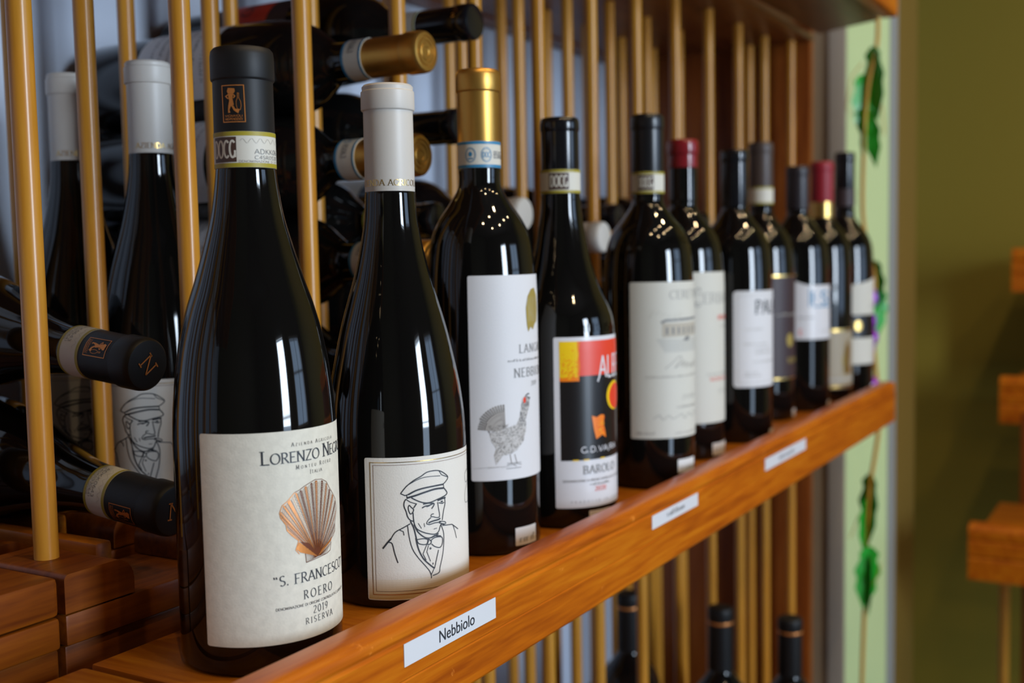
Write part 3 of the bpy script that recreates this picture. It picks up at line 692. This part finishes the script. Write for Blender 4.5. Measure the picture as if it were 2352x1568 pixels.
def type_man(label, rot=0.0, crot=0.0, group=None):
    b = Bottle('B', label, group, segs=96)
    b.capsule(CAP_WHITE, 233.0, 293.8, 14.35, 14.5, 15.4, bead=True)
    P = Print(); P.text('AZIENDA AGRICOLA', -36, 8.5, 236.3, 3.3, GOLD, True, .13); b.pcap(P, 'lettering', rot=crot)
    b.paper(-56.5, 54, 5.4, 85.5, CREAM, rot=rot)
    P = Print()
    P.ribbon([(-53.2, 8.6), (-53.2, 82.9), (51, 82.9), (51, 8.6), (-53.2, 8.6)], .42, GOLD, maxseg=2); P.ribbon([(-51.4, 10.4), (-51.4, 81.4), (49.2, 81.4), (49.2, 10.4), (-51.4, 10.4)], .22, DARKCU, maxseg=2)
    for w, pts in MAN: P.ribbon(spline(pts, 3) if len(pts) > 3 else pts, .46 * w + .12, INK, maxseg=1.5)
    b.pr(P, rot=rot)
    return b
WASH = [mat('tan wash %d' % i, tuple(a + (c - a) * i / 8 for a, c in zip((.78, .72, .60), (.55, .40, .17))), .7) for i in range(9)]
def add_wash(b, rot):
    P = Print(); n = 9
    for i in range(n):
        z1 = 17.0 - i * 1.25; z0 = 17.0 - (i + 1) * 1.25 if i < n - 1 else 5.9
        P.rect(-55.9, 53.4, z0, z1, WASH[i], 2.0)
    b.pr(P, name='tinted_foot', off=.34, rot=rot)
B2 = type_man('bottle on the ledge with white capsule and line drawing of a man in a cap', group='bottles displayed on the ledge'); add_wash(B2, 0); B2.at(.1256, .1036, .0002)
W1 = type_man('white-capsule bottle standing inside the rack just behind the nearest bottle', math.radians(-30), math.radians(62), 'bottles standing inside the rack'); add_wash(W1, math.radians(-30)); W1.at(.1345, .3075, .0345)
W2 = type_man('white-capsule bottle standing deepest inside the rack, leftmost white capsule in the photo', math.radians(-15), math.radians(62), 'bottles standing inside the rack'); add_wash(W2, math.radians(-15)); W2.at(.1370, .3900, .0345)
for w in (.270, .352):   # slats those two stand on
    o = bevel_box('deck_slat', .095 - .5, .178 - .5, w + .0 - .25, w + .072 - .25, .0420 + 1.0 - .018, .0342 + 1.0, PINE_Y, RK, .001)

# --- gold capsule, grouse
def type_gold(label, group=None):
    b = Bottle('C', label, group, segs=80)
    b.capsule(CAP_GOLD, 269.8, 317.6, 14.0, 14.5, 14.8, rings=True)
    n = b.band(253.0, 270.2, BANDP, BLUEK, 2.0)
    P = Print()
    for u in (-20.4, -9.6): P.ribbon(A_(u, 261.3, 3.6, 4.6, 0, 360, 26), .4, BLUEK); P.ribbon(A_(u, 261.3, 2.9, 3.8, 0, 360, 26), .16, BLUEK)
    P.text('DOC', -12.2, -7.0, 259.7, 3.2, BLUEK, False, .13); P.poly(A_(-20.4, 261.8, 1.3, 1.6, 0, 360, 12)[:-1], BLUEK); P.rect(-22, -18.8, 258.6, 259.4, BLUEK); P.text('B5063', -4.2, 6.5, 259.2, 4.4, GREYINK, False, .14)
    b.pband(P, n)
    return b
BIRD = [(-42.3, 86.9), (-39.2, 95.2), (-33.8, 99.2), (-27.7, 100.2), (-23.8, 98.1), (-22.6, 90.9), (-22.4, 84.3), (-16.2, 84.9), (-13.2, 88.8), (-11.4, 95.8), (-10.4, 101.8), (-7.8, 103.6), (-3.0, 101.4), (-3.6, 96.1), (-7.3, 89.3), (-7.5, 80.9), (-10.3, 74.0), (-15.9, 68.6), (-20.8, 66.7), (-26.0, 66.0), (-30.4, 60.3), (-31.5, 66.3), (-30.2, 71.1), (-33.1, 76.0), (-34.2, 80.8), (-39.4, 84.5)]
def inside(p, poly):
    c = False
    for (x0, y0), (x1, y1) in zip(poly, poly[1:] + poly[:1]):
        if (y0 > p[1]) != (y1 > p[1]) and p[0] < (x1 - x0) * (p[1] - y0) / (y1 - y0) + x0: c = not c
    return c
B3 = type_gold('tall standing bottle with gold capsule and white label showing a grouse', 'bottles displayed on the ledge')
B3.paper(-46.5, 50, 50.0, 182.8, WHITEP)
P = Print(); G = GREYINK
P.text('LANGHE', -12.1, 18.5, 132.1, 5.3, G, True, .16, track=.2); P.ticks(-21.1, 27, 126.6, 1.7, G, 3); P.text('NEBBIOLO', -16.6, 23, 116.4, 5.6, G, True, .16, track=.15); P.text('2019', -1.0, 7.4, 109.8, 3.0, G, True, .12)
FEA = mat('feather grey ink', (.20, .18, .165), .6); FEA2 = mat('feather light ink', (.40, .375, .35), .6); FEA3 = mat('feather dark ink', (.055, .05, .055), .6)
rr = random.Random(4)
for (cx, cz), a0, a1, n in (((-24, 82), 92, 172, 15),):   # fanned tail plumes
    for i in range(n):
        a = math.radians(a0 + (a1 - a0) * i / (n - 1)); L_ = 17.5 if i < 11 else 16.5
        e_ = (cx + L_ * 1.08 * math.cos(a), cz + L_ * math.sin(a)); s_ = (cx + 2 * math.cos(a), cz + 2 * math.sin(a))
        P.ribbon([s_, e_], 1.25, FEA2); P.ribbon([s_, e_], .32, FEA); nx, nz = -math.sin(a), math.cos(a)
        for t in (.72, .80, .88, .96): P.ribbon([(s_[0] + (e_[0] - s_[0]) * t - nx * .6, s_[1] + (e_[1] - s_[1]) * t - nz * .6), (s_[0] + (e_[0] - s_[0]) * t + nx * .6, s_[1] + (e_[1] - s_[1]) * t + nz * .6)], .5, FEA3)
P.up(); P.poly(BIRD[6:22] + BIRD[22:25], mat('feather wash ink', (.58, .565, .55), .6))
P.up(); k = 0
while k < 1100:           # body hatching
    p = (rr.uniform(-36, -2), rr.uniform(60, 104))
    if not inside(p, BIRD): continue
    k += 1; body = p[1] < 86
    if not body and p[0] < -22: continue
    a = math.radians(rr.uniform(15, 70) if body else rr.uniform(55, 110)); l = rr.uniform(.5, 1.4)
    dark = (p[0] > -13 and p[1] > 84) or rr.random() < .16
    P.ribbon([p, (p[0] + l * math.cos(a), p[1] + l * math.sin(a))], .30, FEA3 if dark else (FEA if rr.random() < .5 else FEA2))
P.up(); P.poly([(-9.8, 101.2), (-8.6, 103.0), (-7.0, 102.4), (-7.2, 99.4), (-8.8, 98.8)], REDK); P.poly([(-4.6, 102.2), (-2.2, 102.6), (-3.4, 100.4)], FEA3); P.ribbon([(-7.4, 103.4), (-5.2, 104.8), (-3.4, 104.6)], .8, FEA3)
for st in ([(-20.8, 66.7), (-19.6, 60.0)], [(-17.4, 66.4), (-15.6, 60.1)], [(-23.6, 57.4), (-12.4, 57.3)], [(-23.2, 59.6), (-19.6, 60.2), (-16, 58.4)], [(-19, 59.8), (-15.6, 60.1), (-12, 59)], [(-22.9, 60.9), (-12.3, 60.6)]): P.ribbon(st, .38, FEA)
for kx in range(8): P.ribbon([(-45 + kx * 3, 58.2 + .3 * (kx % 3)), (-36 + kx * 2.4, 58.9 + .2 * (kx % 2))], .2, FEA2)
E_ = [(-4.4, 150), (-3.0, 145.4), (0, 148.5), (3, 146.5), (6, 150), (10, 152), (12, 160), (10.5, 168), (6, 174), (1, 173), (-3.2, 168.5), (-5.2, 161), (-4.9, 155)]
P.poly(E_, GOLDINK); P.up()
for i in range(5): P.ribbon([(-2.5 + 2.6 * i + math.sin(t * .7 + i) * .9, 152 + t * 2.0) for t in range(9)], .16, WHITEP)
B3.pr(P); B3.tagp(-17.8, 2.0, 5.5, 17.4, 8); B3.at(.2396, .1137, .0002)

# --- red, yellow and black picture label
def type_alba(label):
    b = Bottle('D', label, 'bottles displayed on the ledge', segs=80)
    b.capsule(CAP_GLOSS, 255.6, 293.6, 13.9, 9.5, 14.4); n = b.band(239, 256, BANDP, OLIVEG, 2.0); docg(b, n, -24.5, -9.5, -23.5, -10.5, 239, 256, False)
    return b
B4 = type_alba('standing bottle with glossy black capsule and red, yellow and black picture label'); B4.paper(-48.4, 21.5, 15.1, 137.0, GLOSSP)
P = Print(); P.rect(-44.3, 18, 49.2, 134.0, BLACKK)
P.v = [(u, z) for u, z in P.v]
P2 = Print(); P2.rect(-44.3, -30.4, 108.6, 134, YELK); P2.rect(-30.6, 18, 109.4, 134, REDK); P2.rect(-44.3, -30.4, 105.8, 108.6, ORAK); P2.up()
rr = random.Random(2)
for i in range(150):
    u, z = rr.uniform(-43.6, -31), rr.uniform(106.5, 128); w_ = rr.uniform(.5, 1.6)
    P2.poly([(u, z), (u + w_, z + .2), (u + w_ * .8, z + w_ * .8), (u, z + w_ * .7)], ORAK if rr.random() < (130 - z) / 26 else YELK)
P2.up(); P2.poly([(-30.8, 108), (-29.6, 116), (-30.6, 126), (-29.4, 134), (-31.6, 134), (-31.6, 108)], ORAK)
P2.up(); P2.text('ALBE', -14.4, 14.5, 107.3, 15.5, GLOSSP, False, .10); P2.ribbon([(-14.4, 107.3), (-15.6, 104.6)], 1.3, GLOSSP)
P2.poly(A_(4.6, 93.2, 11.2, 10.6, 0, 360, 24)[:-1], YELK)
P3 = Print(); P3.poly(A_(6.4, 92.6, 10.0, 9.4, 0, 360, 24)[:-1], REDK)
P2.poly([(-21.2, 80.6), (-17, 79.2), (-13, 80.8), (-9.6, 80.2), (-10.6, 74), (-9.0, 69), (-8.0, 63.8), (-12, 66.2), (-17.6, 63.6), (-19.4, 70)], ORAK)
P2.up()
for i in range(26):
    u, z = rr.uniform(-19, -10), rr.uniform(66, 79); P2.poly([(u, z), (u + 1.4, z + .3), (u + .8, z + 1)], YELK if i % 3 == 0 else REDK)
P2.text('G.D.VAJRA', -29.8, 5.5, 54.6, 4.0, GLOSSP, False, .16)
for u in (-36, -28, -14): P2.rect(u, u + 4.4, 48.9, 49.8, YELK)
P2.text('BAROLO', -28.3, 2.4, 39.4, 5.6, GREYINK, True, .17, track=.14); P2.text('DENOMINAZIONE DI ORIGINE CONTROLLATA E GARANTITA', -43, 14, 33.8, 1.5, GREYINK, False, .16); P2.ticks(-23.4, -4.6, 30.8, 1.6, GREYINK, 5); P2.text('2020', -19.3, -8.7, 26.4, 3.2, REDK, True, .15); P2.text('PRODOTTO IN ITALIA', -37.5, 12, 18.6, 1.5, GREYINK, False, .12, track=1.2)
B4.pr(P, off=.38); B4.pr(P2, off=.46); B4.pr(P3, off=.60); B4.tagp(-24.2, -3.6, 2.5, 12.5, 9)
P = Print(); P.text('ALBEISA', -30, 8, 140.5, 5.4, GLASS, False, .22); P.build('embossed_lettering', B4.R, B4.rf, .45, B4.g)
B4.at(.3306, .1011, .0002)

# --- straight shouldered bottles further along
def type_e(label, cap, cz, h, band=None, r=13.6, rl=14.2, lip=12.5, group='bottles displayed on the ledge', topm=None, neck=1.2):
    b = Bottle('E', label, group, segs=64, neck=neck)
    b.capsule(cap, cz, h, r, lip, rl, topm=topm)
    if band: b.nb = b.band(*band)
    return b
B5 = type_e('black-capsule bottle with a stone white label showing a long farmhouse', CAP_SATIN, 261.4, 309.7, (244, 261.8, BANDP, OLIVEG, 2.0)); docg(B5, B5.nb, -25, -11, -24, -12, 244, 261.8, False)
B5.paper(-59.7, 50, 42.5, 171.0, STONEP); P = Print()
P.text('CERETTO', -26.6, 17, 157.2, 6.6, PALEINK, True, .16); P.ribbon([(-34, 137.8), (-30, 139.6), (18, 140.6), (24, 138)], 2.0, GREYINK)
P.rect(-33, 22, 126, 137.2, mat('sepia wash', (.50, .46, .38), .7))
P.up()
for i in range(9): P.rect(-30 + 5.6 * i, -28 + 5.6 * i, 128, 134, GREYINK)
P.poly([(-13, 122.5), (-9, 126), (-4, 125.5), (-6, 122)], GREYINK)
for i in range(9): P.ribbon([(-38 + i * .8, 124 - i * 1.25), (-15, 123.4 - i * 1.2), (26 - i * .6, 124.2 - i * 1.3)], .4, PALEINK)
for i in range(6): P.ribbon([(-44 + 5 * i, 142 + 3 * math.sin(i)), (-40 + 5 * i, 146 + 2 * math.cos(i))], .5, mat('mist ink', (.55, .54, .48), .7))
P.ribbon(spline([(-31, 100), (-26, 103.5), (-18, 109.5), (-15, 108), (-22, 100.5), (-17, 103), (-12, 106), (-15, 101), (-9, 104.5), (-10, 100), (-5, 104), (-4, 100), (2, 104), (0, 100), (8, 104.5), (10, 100), (17, 103)], 4), .7, PALEINK)
P.ticks(-46.8, 37, 92.6, 1.8, PALEINK, 3); P.text('2018', -15.3, 5.5, 74.2, 3.4, PALEINK, True, .13); P.ticks(-20, 10, 67, 2.0, PALEINK, 8)
P.ribbon(spline([(-41, 59), (-36, 62), (-33, 58), (-28, 61.5), (-24, 58.5), (-15, 62), (-12, 58), (-6, 62), (0, 58.6), (6, 62), (12, 58)], 4), .6, PALEINK); P.ticks(-55, -40, 46, 2.4, PALEINK, 4); P.ticks(-22, 16, 45.5, 1.8, PALEINK, 6)
B5.pr(P); B5.tagp(-19.7, 3.6, 12.8, 24.0, 10); B5.at(.4807, .0978, .0002)
P = Print(); P.text('BAROLO', -34, 6, 203, 5.0, GLASS, False, .2); P.build('embossed_lettering', B5.R, B5.rf, .5, B5.g)
B6 = type_e('burgundy-capsule bottle with a cream label, half behind the farmhouse label bottle', CAP_RED, 274, 300.4, None, 14.0, 14.9, 14, neck=.1); B6.paper(-50, 50, 34.6, 175.8, STONEP, rc=2)
P = Print(); P.text('CERBAIONA', -37, 44, 147, 9.0, PALEINK, True, .16, track=.02); P.text('C', -36.5, -28.5, 144, 17, PALEINK, True, .12); P.text('BRUNELLO', -8.8, 22, 131, 4.2, REDK, True, .16); P.ticks(-4, 18, 124, 2, PALEINK, 2)
P.ticks(-23.6, 24, 79.5, 1.8, PALEINK, 4); P.text('MONTALCINO', -19.6, 20, 74, 3.2, REDK, True, .16); P.text('2017', -10, 10, 62, 3.6, PALEINK, True, .13); P.ticks(8, 26, 38, 1.6, PALEINK, 5)
B6.pr(P, name='lettering'); B6.tagp(-17, 10, 3.6, 15, 11); B6.at(.615, .12, .0002)
B7 = type_e('black-capsule bottle with a white rounded label reading Pala, before the plum label bottle', CAP_GLOSS, 240, 297.6, None, 13.9, 14.3, 12); B7.paper(-48.3, 42, 57.2, 154.3, WHITEP, rc=3.5)
P = Print(); P.ribbon([(-44, 61.5), (-44, 150), (38, 150), (38, 61.5), (-44, 61.5)], .35, PALEINK, maxseg=2); P.text('PALA', -25.5, 12, 131.3, 13.2, INK, True, .17)
for z, u0, u1 in ((115, -36, -16), (100, -38, -10), (95.5, -26, -4), (91, -26, -2), (82, -28, 2), (71, -36, -24), (68, -38, -18)): P.ticks(u0, u1, z, 1.9, PALEINK, int(z))
B7.pr(P); B7.tagp(-4, 15, 2.5, 12, 12); B7.at(.725, .108, .0002)
B8 = type_e('taupe-capsule bottle with a tall dark plum label edged in gold', CAP_BROWN, 266, 317.7, (247, 266.4, BANDP, OLIVEG, 2.0), 13.6, 14.0); B8.paper(-46, 42, 47, 166.7, PLUM)
B8.edge(-45.5, 41.5, 164.2, 166.2, GOLD); B8.edge(-45.5, 41.5, 47.5, 49.4, GOLD); P = Print(); P.poly(A_(-10, 92, 6, 8, 0, 360, 20)[:-1], GOLDINK); P.text('RISERVA', -14, 14, 66, 5.5, GOLDINK, True, .16); P.ticks(-30, 20, 120, 3, PALEINK, 3)
B8.pr(P); B8.tagp(-4, 16, 3, 12, 13); B8.at(.878, .130, .0002)
B9 = type_e('dark plum-capsule bottle with a short white label with blue lettering', CAP_NAVY, 243, 295, None, 13.9, 14.2, 12); B9.paper(-52, 40, 87, 152, GLOSSP, top=lambda u: 151.5 + (5.5 * ((-34 - u) / 18) ** 1.3 if u < -34 else 0))
P = Print(); P.rect(-35.5, -34, 126, 148.6, BLUEK); P.text('EST', -33, 9, 129, 15, BLUEK, False, .2); P.rect(-30, 8, 125.5, 127, BLUEK); P.text('E', -47, -42, 92, 7, REDK, True, .15); P.ticks(-48, -28, 112, 2.4, GREYINK, 4); P.ticks(-20, 6, 96, 1.6, PALEINK, 4)
B9.pr(P); B9.tagp(-4, 16, 2.5, 11, 14); B9.at(.972, .115, .0002)
B10 = type_e('crimson-capsule bottle with a gold collar and a beige label', CAP_CRIM, 252, 305.8, (231.8, 254, GOLD, None, 2.0), 14.2, 14.6); B10.paper(-44, 36, 16.7, 93.0, BEIGE)
B10.edge(-43.5, 35.5, 89.6, 92.6, GOLD); B10.edge(-43.5, 35.5, 17.2, 20.6, GOLD); P = Print(); P.poly([(-18, 34), (-22, 52), (-17, 70), (-12, 80), (-6, 66), (-8, 48), (-4, 36)], GOLD); P.rect(-40, 30, 27, 30, PALEINK)
B10.pr(P); B10.at(1.069, .112, .0002)
B11 = type_e('farthest black bottle on the ledge, with white labels above and below a dark medal band', CAP_GLOSS, 273, 323, (250.4, 273.7, PLUM, None, 2.0), 13.0, 13.3); B11.paper(-44, 34, 106, 158, STONEP, top=lambda u: 146.5 + 11 * max(0, (u + 38) / 48) ** 1.2 if u < 10 else 157.5 - (u - 10) * .2)
o = paper('lower_label', B11.R, B11.rf, -44, 34, 40, 75.2, STONEP, B11.e); o2 = paper('medal_band', B11.R, B11.rf, -44, 34, 77, 104, BLACKK, B11.e, off=.24)
P = Print(); P.poly(A_(-31, 91.5, 5.4, 6.6, 0, 360, 20)[:-1], GOLD); B11.pr(P, o2, 'medal'); P = Print(); P.ticks(-12, 6, 115, 3, PALEINK, 3); B11.pr(P); B11.tagp(-6, 12, 3, 12, 15); B11.at(1.156, .105, .0002)

# --- bottles lying in the rack
GR = 'bottles lying in the rack'
Lg = type_gold('gold-capsule bottle lying in the rack, topmost gold end in the photo', GR); Lg.paper(-46, 46, 70, 150, WHITEP); P = Print()
for i in range(7): P.ticks(-34, 34, 138 - i * 9, 3.0, GREYINK, i)
Lg.pr(P)
gl = ['gold-capsule bottle lying in the rack, topmost gold end in the photo', 'gold-capsule bottle lying in the rack, directly below the topmost gold end', 'gold-capsule bottle lying in the rack, third gold end down, mostly hidden', 'gold-capsule bottle lying lowest in the stack behind the white-capsule bottle']
for i, (x, y, z) in enumerate(((.2520, .162, .3370), (.2365, .158, .2650), (.2520, .160, .1930), (.2365, .162, .1212))):
    o = Lg.e if i == 0 else copy_tree(Lg.e); tag(o, gl[i], 'bottle', GR); lie(o, (x, y, z), .3176, 0, math.radians((232, 243, 225, 250)[i]))
Kb = type_e('x', CAP_GLOSS, 261.4, 309.7, (244, 261.8, BANDP, OLIVEG, 2.0), group=GR); Kb.paper(-40, 40, 60, 150, PLUM)
P = Print(); P.rect(-26, 26, 80, 128, REDK); P.up(); P.text('VINO', -18, 18, 96, 12, PLUM, True, .16); P.ticks(-24, 24, 68, 3, BEIGE, 3); Kb.pr(P)
P = Print(); P.ticks(-13, 13, 296.5, 4.5, GOLD, 5, .2); Kb.rc = lambda z: 14.2; Kb.pcap(P, 'lettering', off=.1)
kl = ['black-capsule bottle lying highest in the rack, at the top of the photo', 'black-capsule bottle lying in the rack beside the gold capsule neck', 'black-capsule bottle lying in the rack, third down, showing only its pale neck band', 'black-capsule bottle lying fourth down behind the grouse label bottle', 'black-capsule bottle lying lowest behind the grouse label bottle']
for i, (x, y, z) in enumerate(((.3450, .1800, .3745), (.3610, .205, .2985), (.3450, .218, .2246), (.3610, .21, .1507), (.3450, .21, .0768))):
    o = Kb.e if i == 0 else copy_tree(Kb.e); tag(o, kl[i], 'bottle', GR); lie(o, (x, y, z), .3097, 0, math.radians((205, 60, 290, 30, 100)[i]))
Wb = type_e('x', CAP_WHITE, 250, 309.7, None, 14.2, 14.8, group=GR); Wb.paper(-40, 40, 60, 150, STONEP)
wl = [('white-capsule bottle lying in the rack, pale end between gold and picture label bottles', (SLOT[4], .205, .2310)), ('white-capsule bottle lying in the rack, its end beside the neck of the farmhouse label bottle', (SLOT[5], .181, .2105))]
for i, (lb, p) in enumerate(wl):
    o = Wb.e if i == 0 else copy_tree(Wb.e); tag(o, lb, 'bottle', GR); lie(o, p, .3097, 0, math.radians(180))
for lb, p in (('dark bottle lying under the pale-ended one between gold and picture label bottles', (SLOT[4], .21, .1535)), ('dark bottle lying lowest under the pale-ended one between gold and picture label bottles', (SLOT[4], .21, .0768)),
              ('dark bottle lying under the white end beside the farmhouse label bottle', (SLOT[5], .20, .1345)),
              ('dark bottle end just left of the farmhouse label bottle neck, inside the rack', (SLOT[6], .216, .2320)), ('dark bottle lying second from the top behind the farmhouse label bottle', (SLOT[6], .21, .1545)), ('dark bottle lying lowest behind the farmhouse label bottle', (SLOT[6], .21, .0768)),
              ('dark bottle end inside the rack between the burgundy capsule and the Pala label bottles', (SLOT[8], .203, .2280)), ('dark bottle lying second from the top behind the Pala label bottle', (SLOT[8], .205, .1525)), ('dark bottle lying lowest behind the Pala label bottle', (SLOT[8], .205, .0768)),
              ('dark bottle lying on the lower level under the white Nebbiolo strip', (SLOT[3], .235, -.519 + .2275)), ('second dark bottle down on the lower level under the Nebbiolo strip', (SLOT[3], .235, -.519 + .1522)), ('lowest dark bottle on the lower level under the Nebbiolo strip', (SLOT[3], .235, -.519 + .0768)),
              ('dark bottle lying on the lower level under the middle paper strip', (SLOT[5], .235, -.519 + .2275)), ('second dark bottle down on the lower level under the middle paper strip', (SLOT[5], .235, -.519 + .1522)), ('lowest dark bottle on the lower level under the middle paper strip', (SLOT[5], .235, -.519 + .0768))):
    o = copy_tree(Kb.e); tag(o, lb, 'bottle', GR); lie(o, p, .3097, 0, random.uniform(0, 6))
o = copy_tree(Wb.e); tag(o, 'pale-labelled bottle lying on the lower level below the middle of the rail', 'bottle', GR); lie(o, (SLOT[4], .240, -.519 + .2275), .3097, 0, math.radians(250))
for k in (.1522, .0768): o = copy_tree(Kb.e); tag(o, 'dark bottle lying under the pale-labelled one on the lower level, %s of two' % ('upper' if k > .1 else 'lower'), 'bottle', GR); lie(o, (SLOT[4], .235, -.519 + k), .3097, 0, 1.0)
# --- standing bottles of the lower level
Lb = type_e('x', CAP_BLACK, 238, 309.7, None, 13.9, 14.4, group='bottles on the lower ledge'); lathe('capsule_ring', [(14.35, 291.2), (14.45, 291.4), (14.45, 294.0), (14.35, 294.2)], COPPER, Lb.cap, 48)
tag(Lb.e, 'black-capsule bottle with a copper ring on the lower ledge, left and taller of two', 'bottle'); Lb.at(.805, .155, -.519 + .0002)
o = copy_tree(Lb.e); tag(o, 'black-capsule bottle with a copper ring on the lower ledge, right and lower of two', 'bottle'); o.location = (.868, .0935, -.519 + .0002); o.scale = (1, 1, .93)
o = copy_tree(Lb.e); tag(o, 'dark bottle standing behind the dowels of the lower level', 'bottle', 'bottles standing inside the rack'); o.location = (.789, .262, -.519 + .022); o.scale = (1, 1, .95)

# ------------------------------------------------------------------ vine garland hanging at the end of the rack
VN = empty('vine_garland', (1.35, .12, -.62)); tag(VN, 'foil vine garland with green leaves and purple beads hanging by the green wall', 'garland')
vp = [(.1070, .70), (.1073, .5368), (.109, .4895), (.1195, .4332), (.1255, .35), (.1283, .2528), (.1216, .2004), (.1085, .1479), (.1107, .069), (.1066, .0097), (.1023, -.0632), (.1072, -.1169), (.1135, -.1644), (.1165, -.212), (.1196, -.2667), (.1231, -.363), (.1252, -.4794), (.126, -.62)]
def tube(name, pts, r, m, parent, n=8):
    vs = []; fs = []
    for i, p in enumerate(pts):
        d = (Vector(pts[min(i + 1, len(pts) - 1)]) - Vector(pts[max(i - 1, 0)])).normalized(); a = d.orthogonal().normalized(); b_ = d.cross(a)
        vs += [tuple(Vector(p) + r * (math.cos(2 * PI * k / n) * a + math.sin(2 * PI * k / n) * b_)) for k in range(n)]
    for i in range(len(pts) - 1):
        for k in range(n): fs.append((i * n + k, i * n + (k + 1) % n, (i + 1) * n + (k + 1) % n, (i + 1) * n + k))
    return new_obj(name, vs, fs, m, parent, smooth=True)
vs_ = spline(vp, 4); tube('stem', [(.004 * math.sin(i * .35), y - .12, z + .62) for i, (y, z) in enumerate(vs_)], .0032, VINE, VN)
def leaf(y0, z0, y1, z1, tw, wd):
    """pointed lobed foil leaf from (y0,z0) down to (y1,z1), folded along its midrib"""
    out = [(0, .25), (.10, .75), (.20, .62), (.38, 1.0), (.50, .72), (.66, .80), (.84, .35), (1, 0)]; wd *= 1.15; z1 -= .012
    L_ = math.hypot(y1 - y0, z1 - z0); d = Vector((0, y1 - y0, z1 - z0)).normalized(); s_ = Vector((math.sin(tw), math.cos(tw), 0)); s_ = (s_ - d * s_.dot(d)).normalized(); n_ = d.cross(s_)
    vs = []; fs = []
    base = Vector((1.35, y0, z0))
    for sd in (-1, 1):
        b0 = len(vs)
        for t, w in out:
            p = base + d * L_ * t; q = p + s_ * sd * w * wd + n_ * (-.35 * w * wd) + n_ * .004 * math.sin(t * 3)
            vs += [p, q]
        for i in range(len(out) - 1):
            f = (b0 + 2 * i, b0 + 2 * i + 2, b0 + 2 * i + 3, b0 + 2 * i + 1); fs.append(f if sd > 0 else f[::-1])
    vs = [v - Vector((1.35, .12, -.62)) for v in vs]
    o = new_obj('leaf', vs, fs, LEAFG, VN); md = o.modifiers.new('thickness', 'SOLIDIFY'); md.thickness = .0006
    return o
for a in ((.1120, .492, .1060, .395, .5, .017), (.1290, .452, .1240, .360, -.6, .017), (.1275, .405, .1265, .335, 1.1, .015), (.118, .40, .108, .325, .2, .012), (.1125, -.150, .1190, -.255, .5, .017), (.1175, -.185, .124, -.262, -.9, .014), (.1155, -.262, .1240, -.352, -.5, .018), (.112, -.275, .117, -.36, 1.0, .013), (.1075, .175, .1030, .105, .4, .014), (.100, .13, .104, .072, -.8, .012)): leaf(*a)
def bead(y, z, r, sz):
    o = lathe('bead', [(r * math.sin(PI * i / 10) * 1e3, -sz * 1e3 * math.cos(PI * i / 10)) for i in range(11)], PURP, VN, 20, auto=3); o.location = (-.006, y - .12, z + .62)
for a in ((.1120, .119, .0095, .016), (.1125, .084, .008, .015), (.1090, .060, .007, .013), (.1135, .045, .007, .012), (.1115, -.010, .010, .011)): bead(*a)
for pts in ([(1.35, .1290, .47), (1.34, .142, .45), (1.34, .150, .405), (1.345, .1405, .39), (1.35, .133, .42)], [(1.35, .108, .43), (1.345, .098, .40), (1.34, .094, .36)], [(1.35, .118, -.20), (1.345, .130, -.215), (1.34, .142, -.25)], [(1.35, .115, -.33), (1.345, .103, -.31), (1.34, .096, -.285)]):
    tube('tendril', [(p[0] - 1.35, p[1] - .12, p[2] + .62) for p in pts], .0008, VINE, VN, 6)

# ------------------------------------------------------------------ stepped display rack across the passage
SR = empty('stepped_rack', (1.83, -.35, -1.0)); tag(SR, 'blurred orange wooden stepped rack at the right edge of the photo', 'wine rack')
for xf, z0, z1 in ((1.493, -.335, -.247), (1.83, -.131, -.046), (1.977, .104, .187)):
    dx = .03; xb = min(2.19, xf + .25)
    p = [(xf, z0), (xf + dx, z0), (xf + dx, z1), (xf + .008, z1), (xf, z1 - .008), (xf, z1 - .020), (xf + .004, z1 - .024), (xf, z1 - .028), (xf, (z0 + z1) / 2 - .004), (xf + .003, (z0 + z1) / 2 - .008), (xf, (z0 + z1) / 2 - .012)]
    o = prism('step_rail', p, 'y', -.0055, -.75, PINE_X, SR, bev=0)
    bevel_box('step_board', xf + dx + .0005, xb, -.74, -.020, z1 - .030, z1 - .012, PINE_Y, SR, .0015)
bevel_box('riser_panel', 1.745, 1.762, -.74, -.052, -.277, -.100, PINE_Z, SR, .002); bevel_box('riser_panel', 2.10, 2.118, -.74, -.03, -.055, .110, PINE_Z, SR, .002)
bevel_box('foot_board', 1.55, 2.15, -.74, -.03, -1.0, -.975, PINE_Y, SR, .002)
for x, y in ((1.74, -.030), (1.80, -.075), (1.62, -.16), (1.62, -.27)):
    v, f = dowel_mesh(.975 - .280, .009); o = new_obj('dowel', v, f, BIRCH, SR, auto=.7); o.location = (x, y, -.9749)
bevel_box('back_post', 1.86, 1.885, -.075, -.045, -.9749, -.257, PINE_Z, SR, .002)
for c in SR.children: c.location = c.location - SR.location
